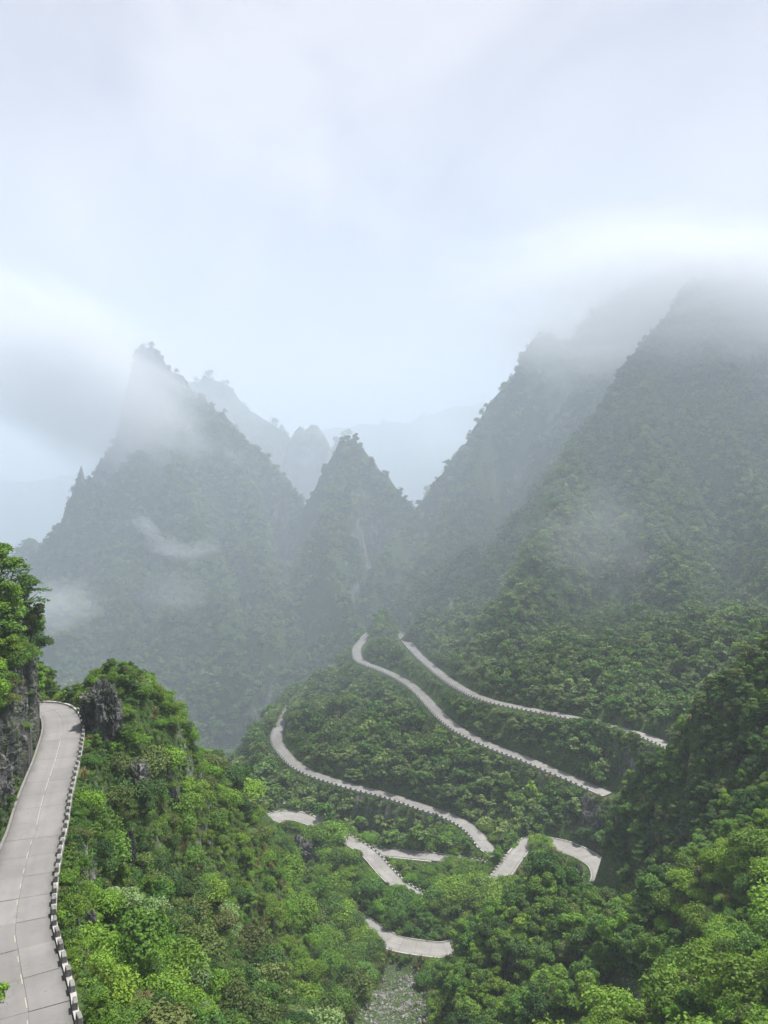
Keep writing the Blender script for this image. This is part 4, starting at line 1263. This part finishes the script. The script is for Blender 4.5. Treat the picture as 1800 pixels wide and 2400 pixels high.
top = CLIFF_V[::5, -3]                                   # shrubs draping over the lip of the near cliff
for q in top:
    if 60 < q[1] < 148:
        for _ in range(2):
            k = rngp.choice(['shrub_mid', 'shrub_fresh', 'shrub_olive', 'shrub_dark', 'mid'], p=[.34, .26, .16, .12, .12])
            CAND.append((q[0] + rngp.normal(0.1, .6), q[1] + rngp.normal(0, .7), q[2] - rngp.uniform(.3, 2.2), rngp.uniform(1.8, 3.6) * (1.6 if k == 'mid' else 1), k, rngp.integers(len(KINDS[k])), rngp.random() * 6.28))
for q in CLIFF_V[::11, 6:50:13].reshape(-1, 3):
    if rngp.random() < .35 and q[1] < 150:
        k = rngp.choice(['shrub_mid', 'shrub_olive', 'shrub_dark'])
        CAND.append((q[0], q[1], q[2] - .5, rngp.uniform(.7, 1.5), k, rngp.integers(len(KINDS[k])), rngp.random() * 6.28))
print('plants', len(CAND))
# ------------------------------------------------------------------ plants singled out by hand: (px, py of the base, distance, height, kind, name, label)
SPECIAL = [
    (285, 2185, 95, 7.4, 'pale', 'tree', 'broad pale-leaved tree with dark stem right of the nearest road'),
    (34, 1470, 124, 10.5, 'tier_fresh', 'tree', 'layered green tree leaning out above the left cliff'),
    (25, 1490, 118, 9.0, 'fresh', 'tree', 'bright green tree at the lip of the left cliff'),
    (872, 1516, 636, 13.0, 'far_mid', 'tree', 'rounded tree on the hump inside the far hairpin'),
    (810, 2105, 285, 8.2, 'airy', 'tree', 'slender yellow-green tree standing alone below the dark rock face'),
    (1110, 2110, 283, 10.0, 'airy', 'tree', 'thin upright green tree in the middle of the gully'),
    (1440, 1770, 388, 12.0, 'mid', 'tree', 'big round tree covering the topmost road'),
    (1100, 2030, 320, 8.0, 'mid', 'tree', 'bushy green tree inside the tight bend where the spur road ends'),
    (1068, 2022, 318, 6.0, 'fresh', 'tree', 'low bright tree left of the tight bend where the spur road ends'),
    (1165, 2050, 302, 9.5, 'fresh', 'tree', 'fresh green tree just left of the guard blocks on the rising gully road'),
    (1190, 1990, 318, 8.0, 'mid', 'tree', 'small dark tree behind the rising gully road'),
    (30, 1545, 117, 8.5, 'mid', 'tree', 'dense green tree hanging over the left cliff edge'),
    (70, 1500, 126, 7.5, 'olive', 'tree', 'dull olive-green tree on the outer corner of the left cliff'),
    (8, 1590, 108, 7.0, 'fresh', 'tree', 'bright leafy tree low on the left cliff at the picture edge'),
    (5, 1400, 132, 10.0, 'fresh', 'tree', 'tall green tree at the far left edge above the cliff'),
    (60, 1440, 134, 7.0, 'mid', 'tree', 'smaller green tree behind the cliff-top trees on the left'),
    (-22, 2440, 52, 4.6, 'fresh', 'tree', 'small bright tree poking in over the road at the bottom left corner'),
    (1270, 2140, 206, 14.5, 'dark', 'tree', 'tallest dark tree crowning the wooded knoll'),
    (1330, 2150, 203, 12.0, 'mid', 'tree', 'tall green tree on the knoll top right beside the tallest dark tree'),
    (1190, 2170, 202, 11.0, 'mid', 'tree', 'tall green tree on the knoll top left beside the tallest dark tree'),
    (1420, 2180, 205, 11.0, 'olive', 'tree', 'olive crowned tree on the right shoulder of the wooded knoll'),
]
def add_tree(x, y, z, h, K, rz, name, label, cat, group=None):
    if K.crown is None:
        K.crown = crown_me('crown', K.V, K.lf, K.mat)
        K.trunk = mesh_from('trunk', K.tv, K.tf, MAT['bark'], True)
    t = empty(name, (x, y, z)); s = h / K.h
    t.scale = (s * random.uniform(.92, 1.12), s * random.uniform(.92, 1.12), s); t.rotation_euler = (0, 0, rz)
    tag(t, label, cat, group)
    c = bpy.data.objects.new('crown', K.crown); COL.objects.link(c); c.parent = t
    c = bpy.data.objects.new('trunk', K.trunk); COL.objects.link(c); c.parent = t
    return t
for k, (px, py, d, h, kind, nm, lab) in enumerate(SPECIAL):
    q = P(px, py, d); z = float(terr(q[0], q[1]))
    K = KINDS[kind][k % len(KINDS[kind])]
    add_tree(q[0], q[1], min(z, q[2] + 3) - 0.3 if px > 100 else q[2], h, K, 1.3 * k, nm, lab, 'tree')

# the largest in view stand on their own, the rest are undergrowth and forest
xs = np.array([c[0] for c in CAND]); ys = np.array([c[1] for c in CAND]); zs = np.array([c[2] for c in CAND]); hs = np.array([c[3] for c in CAND])
ppx, ppy, pf = project(np.stack([xs, ys, zs + hs * 0.6], -1))
size = hs / pf * F_PX
inside = (ppx > 4) & (ppx < 1796) & (ppy > 0) & (ppy < 2390)
vis = visible(xs, ys, zs + hs * 0.75)
order = np.argsort(-np.where(inside & vis, size, 0))
N_SINGLE = 285
single = set(order[:N_SINGLE].tolist())
KW = {'dark': 'dark green', 'mid': 'green', 'fresh': 'bright green', 'olive': 'olive green', 'pale': 'pale green', 'tier': 'layered green', 'tier_fresh': 'layered light green', 'airy': 'thin light green',
      'shrub_fresh': 'bright green', 'shrub_mid': 'green', 'shrub_dark': 'dark green', 'shrub_olive': 'olive brown', 'shrub_pale': 'pale green',
      'far_mid': 'green', 'far_round': 'dull green', 'far_tier': 'layered green', 'far_fresh': 'fresh green'}
def place_words(x, y, px, py):
    if px < 120 and py < 1700: return 'above the left cliff'
    if x < 0 and y < 110: return 'just below the nearest road'
    if px < 560 and py < 1800: return 'behind the craggy outcrop'
    if x < 0 and y < 210: return 'on the slope left of the gully'
    if x < 0: return 'beside the gully road'
    if y < 160: return 'in the lower right corner'
    if px < 1540 and py > 1960: return 'on the knoll by the gravel bed'
    if px > 1400: return 'on the dark hill at the right edge'
    return 'beside the gully road'
from collections import defaultdict
SINGLES = []
rest = defaultdict(list)
for i, c in enumerate(CAND):
    if i in single:
        shrub = c[4].startswith('shrub')
        w = place_words(c[0], c[1], ppx[i], ppy[i])
        noun = 'shrub' if shrub else 'tree'
        sz = 'small ' if c[3] < 2.2 and shrub else ('tall ' if c[3] > 6.5 else '')
        lab = '%s%s %s %s' % (sz, KW[c[4]], noun, w)
        SINGLES.append((lab, ppx[i], c, noun, '%ss %s' % (noun, w)))
    else:
        y = c[1]
        zone = 'slope' if (c[0] < 0.02 * y and y < 330) else ('spur' if y >= 325 else 'knoll')
        rest[zone].append(c)
same = defaultdict(list)
for r_ in SINGLES: same[r_[0]].append(r_)
for lab, rows in same.items():
    rows.sort(key=lambda r_: r_[1])
    for k, (lab, _, c, noun, grp) in enumerate(rows):
        full = lab if len(rows) == 1 else '%s, %s from left' % (lab, ordinal(k + 1))
        add_tree(c[0], c[1], c[2], c[3], KINDS[c[4]][c[5]], c[6], noun, full, noun, grp)
keys = sorted(KINDS)
flatk = [(k, j) for k in keys for j in range(len(KINDS[k]))]
source('plants', [joint(KINDS[k][j]) for k, j in flatk])
pos_of = {kj: i for i, kj in enumerate(flatk)}
LAB = {'slope': 'dense mixed shrubs covering the slope left of the gully', 'spur': 'forest clothing the spur between the winding roads', 'knoll': 'dense trees and shrubs on the hills right of the gully'}
for zone, cs in rest.items():
    n = len(cs); rr = np.random.default_rng(5)
    pts = [(c[0], c[1], c[2]) for c in cs]
    s = np.array([c[3] / KINDS[c[4]][0].h for c in cs])
    scl = np.stack([s * rr.uniform(.9, 1.2, n), s * rr.uniform(.9, 1.2, n), s], -1)
    rot = np.stack([rr.normal(0, .07, n), rr.normal(0, .07, n), [c[6] for c in cs]], -1)
    scatter('forest' if zone == 'spur' else 'undergrowth', pts, scl, rot, [pos_of[(c[4], c[5])] for c in cs], SRC['plants'][0], LAB[zone])

# ground cover between the shrubs: low leafy tufts and dry grass
source('cover', [crown_me('cover', *leaf_cloud(np.random.default_rng(300 + k), blobs_shrub(np.random.default_rng(400 + k), 6, 0.9, 0.9), 150, 0.24), MAT[m])
                 for k, m in enumerate(['leaf_mid', 'leaf_mid', 'leaf_fresh', 'leaf_olive', 'leaf_dark', 'leaf_olive'])] +
       [grass_me(500 + k, MAT[m]) for k, m in enumerate(['leaf_dry', 'leaf_dry', 'leaf_olive'])])
rr = np.random.default_rng(31)
def cover(name, box, step, smin, smax, label):
    x, y = jgrid(*box, step, rr)
    z = terr(x, y); d, _ = road_dist(x, y)
    px, py, f = project(np.stack([x, y, z], -1))
    k = (d > hM + 1.0) & (px > -60) & (px < 1860) & (py < 2480) & (~gravel_mask(x, y) | (rr.random(len(x)) < 0.004))
    x, y, z = x[k], y[k], z[k]
    v = visible(x, y, z + 1.0)
    x, y, z = x[v], y[v], z[v]
    n = len(x)
    idx = pick(rr, n, np.arange(9), [.22, .22, .15, .13, .17, .06, .01, .01, .03])
    dry = (fbm(x, y, 16, 3, 91) > 0.24) & (rr.random(n) < .5)
    idx = np.where(dry, pick(rr, n, np.array([6, 7, 8, 3, 5]), [.3, .3, .15, .15, .1]), idx)
    s = rr.uniform(smin, smax, n); s = np.minimum(s, np.maximum(0.25, clearance(x, y, z, s * 0.9, s) * 0.9))
    scatter(name, np.stack([x, y, z - 0.08], -1), np.stack([s, s, s * rr.uniform(.7, 1.2, n)], -1),
            np.stack([rr.normal(0, .15, n), rr.normal(0, .15, n), rr.random(n) * 6.28], -1), idx, SRC['cover'][0], label)
    print('cover', n)
cover('ground_cover', (-80, 20, 55, 200), 0.95, .6, 1.25, 'low leafy ground cover and dry grass on the left slope')
cover('ground_cover', (-46, -14, 56, 110), 0.55, .3, .6, 'short grass and weeds along the outer verge of the nearest road')
cover('ground_cover', (0, 130, 60, 260), 1.4, .8, 1.7, 'low leafy ground cover on the right-hand slopes')
cover('ground_cover', (-95, 100, 200, 420), 1.7, .9, 2.0, 'low leafy ground cover around the gully roads')

# gravel and rubble
SRCS = [rock_mesh('stone', (1, 0.8, 0.62), 60 + k, 1, 0.18, MAT['stone'], 6) for k in range(6)]
source('stones', SRCS)
x, y = jgrid(-22, 70, 120, 262, 0.62, rr)
k = gravel_mask(x, y)
x, y = x[k], y[k]; n = len(x); s = np.clip(rr.lognormal(-1.45, .55, n), .10, 1.1)
scatter('gravel', np.stack([x, y, terr(x, y) + s * .15], -1), np.repeat(s[:, None], 3, 1), rr.random((n, 3)) * 6.28, rr.integers(0, 6, n), SRCS and SRC['stones'][0], 'grey rubble and gravel filling the gully bed')
print('stones', n)

for k, (px, py, d, sz, lab) in enumerate([(905, 2300, 222, 1.0, 'pale block lying upstream in the gravel bed'), (952, 2275, 243, 1.3, 'big rock at the top end of the gravel bed'),
        (880, 2370, 207, .9, 'rounded rock at the left edge of the gravel bed'), (960, 2360, 210, .8, 'grey rock at the right edge of the gravel bed'), (1440, 2345, 152, .9, 'rock in the rubble patch at the bottom right'), (1505, 2372, 146, .7, 'smaller rock on the right side of the rubble patch')]):
    q = P(px, py, d)
    o = link('boulder', rock_mesh('boulder', (sz, sz * .8, sz * .7), 80 + k, 4, 0.2, MAT['stone']), loc=(q[0], q[1], float(terr(q[0], q[1])) + sz * .2))
    tag(o, lab, 'boulder')

# ------------------------------------------------------------------ mountain woods
source('woods', [joint(KINDS[k][j]) for k, j in flatk if k.startswith('far_')])
wk = [(k, j) for k, j in flatk if k.startswith('far_')]
wi = {k: [i for i, q in enumerate(wk) if q[0] == k] for k in ('far_round', 'far_tier', 'far_mid', 'far_fresh')}
def woods(M, step, h0, h1, label, seed, mix=(.45, .3, .2, .05), bare=0.30):
    X, Y, Z, cell, box = M['X'], M['Y'], M['Z'], M['cell'], M['box']
    r = np.random.default_rng(seed)
    # spread by true surface area so that steep faces are wooded as densely as gentle ones
    gy, gx = np.gradient(Z, cell)
    area = np.sqrt(1 + gx ** 2 + gy ** 2)
    dens = np.minimum(area, 3.6) * cell * cell / (step * step)
    facing = (-gx * -X - gy * -Y + 1 * -Z) / (np.sqrt(X * X + Y * Y + Z * Z) * area)
    rock_ = fbm(X, Y, 55, 4, seed + 5)
    bare_ = smooth(1.75, 2.4, area) * smooth(0.05, 0.20, rock_)
    dens = dens * (1 - 0.9 * bare_) * (facing > -0.12) * (Z > -250)
    px, py, f = project(np.stack([X, Y, Z], -1))
    dens *= (px > -80) & (px < 1880)
    cnt = r.poisson(dens)
    iy, ix = np.nonzero(cnt); rep = cnt[iy, ix]
    iy, ix = np.repeat(iy, rep), np.repeat(ix, rep)
    n = len(iy)
    fy, fx = iy + r.random(n) - .5, ix + r.random(n) - .5
    fy, fx = np.clip(fy, 0, Z.shape[0] - 1.001), np.clip(fx, 0, Z.shape[1] - 1.001)
    a, b_ = fy.astype(int), fx.astype(int); u, v = fy - a, fx - b_
    z = (Z[a, b_] * (1 - v) + Z[a, b_ + 1] * v) * (1 - u) + (Z[a + 1, b_] * (1 - v) + Z[a + 1, b_ + 1] * v) * u
    x = box[0] + fx * (box[1] - box[0]) / (Z.shape[1] - 1); y = box[2] + fy * (box[3] - box[2]) / (Z.shape[0] - 1)
    # keep clear of the near terrain's roads
    near = (y < 700)
    d = np.full(n, 99.0)
    if near.any(): d[near] = road_dist(x[near], y[near])[0]
    k = d > hM + 2.5
    x, y, z = x[k], y[k], z[k]; n = len(x)
    h = np.clip((h0 + h1) / 2 * r.lognormal(-0.16, 0.32, n), h0 * .4, h1 * 1.2)
    if near.any():
        h = np.minimum(h, np.maximum(0.8, clearance(x, y, z, h * .4, h) * .95))
    kk = pick(r, n, np.arange(4), mix)
    patch = fbm(x, y, 40, 3, seed + 8)
    kk = np.where((patch > .22) & (r.random(n) < .5), 2, kk)
    nm = np.array(['far_round', 'far_tier', 'far_mid', 'far_fresh'])
    idx = np.array([wi[nm[q]][r.integers(len(wi[nm[q]]))] for q in kk])
    s = h / 7.0
    scatter('forest', np.stack([x, y, z - .6], -1), np.stack([s * r.uniform(.9, 1.3, n), s * r.uniform(.9, 1.3, n), s], -1),
            np.stack([r.normal(0, .06, n), r.normal(0, .06, n), r.random(n) * 6.28], -1), idx, SRC['woods'][0], label)
    print('woods', label, n)
woods(MTN['right'], 4.1, 4.0, 8.0, 'forest covering the broad right mountain', 101)
woods(MTN['right_back'], 6.0, 5.0, 9.0, 'forest clinging to the misty ridge behind the right mountain', 102, (.5, .35, .13, .02))
woods(MTN['left'], 5.0, 5.0, 9.0, 'forest covering the tall left mountain', 103)
woods(MTN['centre'], 5.0, 5.0, 8.5, 'forest covering the pointed middle peak', 104)
woods(MTN['left_back'], 11, 9, 14, 'faint woods on the hazy ridge behind the left mountain', 105)
woods(MTN['valley'], 9, 7, 12, 'woods on the small distant pinnacles', 106)
# ------------------------------------------------------------------ air: even haze
def vol_box(name, lo, hi, mat):
    bm = bmesh.new(); bmesh.ops.create_cube(bm, size=1.0)
    for v in bm.verts:
        v.co = Vector([(lo[k] + hi[k]) / 2 + v.co[k] * (hi[k] - lo[k]) for k in range(3)])
    me = bpy.data.meshes.new(name); bm.to_mesh(me); bm.free(); me.materials.append(mat)
    return link(name, me)
b = NB('haze_air')
pv = b.n('ShaderNodeVolumePrincipled')
pv.inputs['Color'].default_value = (0.725, 0.81, 0.91, 1)
pv.inputs['Density'].default_value = 0.00021
pv.inputs['Anisotropy'].default_value = 0.0
b.l(pv.outputs[0], b.out.inputs['Volume'])
haze = vol_box('haze', (-9200, -3200, -270), (9200, 12200, 348), b.m)
tag(haze, 'pale bluish haze filling the mountain valley', kind='stuff')

# ------------------------------------------------------------------ mist banks and wisps
def mist(px, py, d, radii, density, label, seed, scale=1.6, cut=0.42, rot=0.0, tilt=0.0, soft=0.30, stretch=(1, 1, 1.6)):
    b = NB('mist_%d' % seed)
    co = b.n('ShaderNodeTexCoord').outputs['Object']
    ln = b.n('ShaderNodeVectorMath', operation='LENGTH'); b.l(co, ln.inputs[0])
    fall = b.math('SUBTRACT', 1.0, ln.outputs['Value'])
    mp_ = b.n('ShaderNodeMapping'); mp_.inputs['Scale'].default_value = stretch; mp_.inputs['Location'].default_value = (seed * 1.37, seed * 0.71, seed * 2.3)
    b.l(co, mp_.inputs['Vector'])
    nz = b.noise(mp_.outputs[0], scale, 7, 0.6, 0.8)
    v = b.math('ADD', nz, b.math('MULTIPLY', b.math('SUBTRACT', fall, 0.5), 0.9))
    mr = b.n('ShaderNodeMapRange', interpolation_type='SMOOTHSTEP')
    b.l(v, mr.inputs['Value']); mr.inputs['From Min'].default_value = cut; mr.inputs['From Max'].default_value = cut + soft
    edge_ = b.n('ShaderNodeMapRange', interpolation_type='SMOOTHSTEP')
    b.l(fall, edge_.inputs['Value']); edge_.inputs['From Min'].default_value = 0.0; edge_.inputs['From Max'].default_value = 0.6
    dn = b.math('MULTIPLY', b.math('MULTIPLY', mr.outputs[0], edge_.outputs[0]), density)
    pv = b.n('ShaderNodeVolumePrincipled'); pv.inputs['Color'].default_value = (0.855, 0.87, 0.90, 1)
    pv.inputs['Anisotropy'].default_value = 0.0
    b.l(dn, pv.inputs['Density']); b.l(pv.outputs[0], b.out.inputs['Volume'])
    bm = bmesh.new(); bmesh.ops.create_icosphere(bm, subdivisions=3, radius=1.0)
    me = bpy.data.meshes.new('mist'); bm.to_mesh(me); bm.free(); me.materials.append(b.m)
    o = link('mist', me, loc=tuple(P(px, py, d))); o.scale = radii; o.rotation_euler = (0, tilt, rot)
    return tag(o, label, kind='stuff')

mist(150, 880, 915, (330, 120, 155), 0.024, 'thick mist drifting across the summit of the left mountain', 1, 2.0, 0.30, tilt=0.45, soft=0.5)
mist(1610, 690, 760, (360, 150, 125), 0.020, 'pale mist swallowing the summit of the right mountain', 2, 2.1, 0.26, soft=0.55)
mist(1340, 800, 880, (140, 60, 110), 0.010, 'thin mist in the notch beside the right ridge', 3, 2.0, 0.32, soft=0.5)
mist(345, 1235, 765, (40, 28, 18), 0.022, 'upper thread of the ragged wisp against the left mountain cliff', 4, 2.6, 0.46, tilt=0.7, soft=0.45, stretch=(1, 1, 1.6))
mist(400, 1285, 758, (56, 30, 24), 0.018, 'middle of the ragged wisp against the left mountain cliff', 10, 2.8, 0.46, tilt=0.35, soft=0.45, stretch=(1, 1, 1.6))
mist(465, 1290, 752, (50, 30, 28), 0.015, 'trailing end of the ragged wisp against the left mountain cliff', 11, 2.6, 0.46, tilt=-0.2, soft=0.45, stretch=(1, 1, 1.6))
mist(420, 1390, 740, (95, 34, 52), 0.010, 'thin veil of mist below the ragged wisp', 12, 2.0, 0.40, soft=0.5)
mist(120, 1420, 640, (95, 44, 50), 0.022, 'low torn puff of mist above the near bend', 5, 3.0, 0.46, soft=0.4)
mist(1040, 1040, 1900, (190, 120, 170), 0.006, 'bright mist in the far valley gap', 6, 2.0, 0.32, soft=0.45)
mist(560, 970, 1350, (150, 60, 110), 0.005, 'thin mist crossing the hazy ridge', 7, 2.2, 0.34, soft=0.45)
mist(1400, 1260, 500, (110, 34, 85), 0.007, 'faint torn wisps on the face of the right mountain', 8, 3.6, 0.48, soft=0.35)
# the cloud bank that sits in the valley from the foot of the mountains onwards
b = NB('cloud_bank_air')
pv = b.n('ShaderNodeVolumePrincipled'); pv.inputs['Color'].default_value = (0.725, 0.81, 0.91, 1)
pv.inputs['Density'].default_value = 0.00098; pv.inputs['Anisotropy'].default_value = 0.0
b.l(pv.outputs[0], b.out.inputs['Volume'])
bank = vol_box('mist', (-9100, 430, -269), (9100, 12100, 346), b.m)
tag(bank, 'broad bluish mist bank lying around the mountains', kind='stuff')
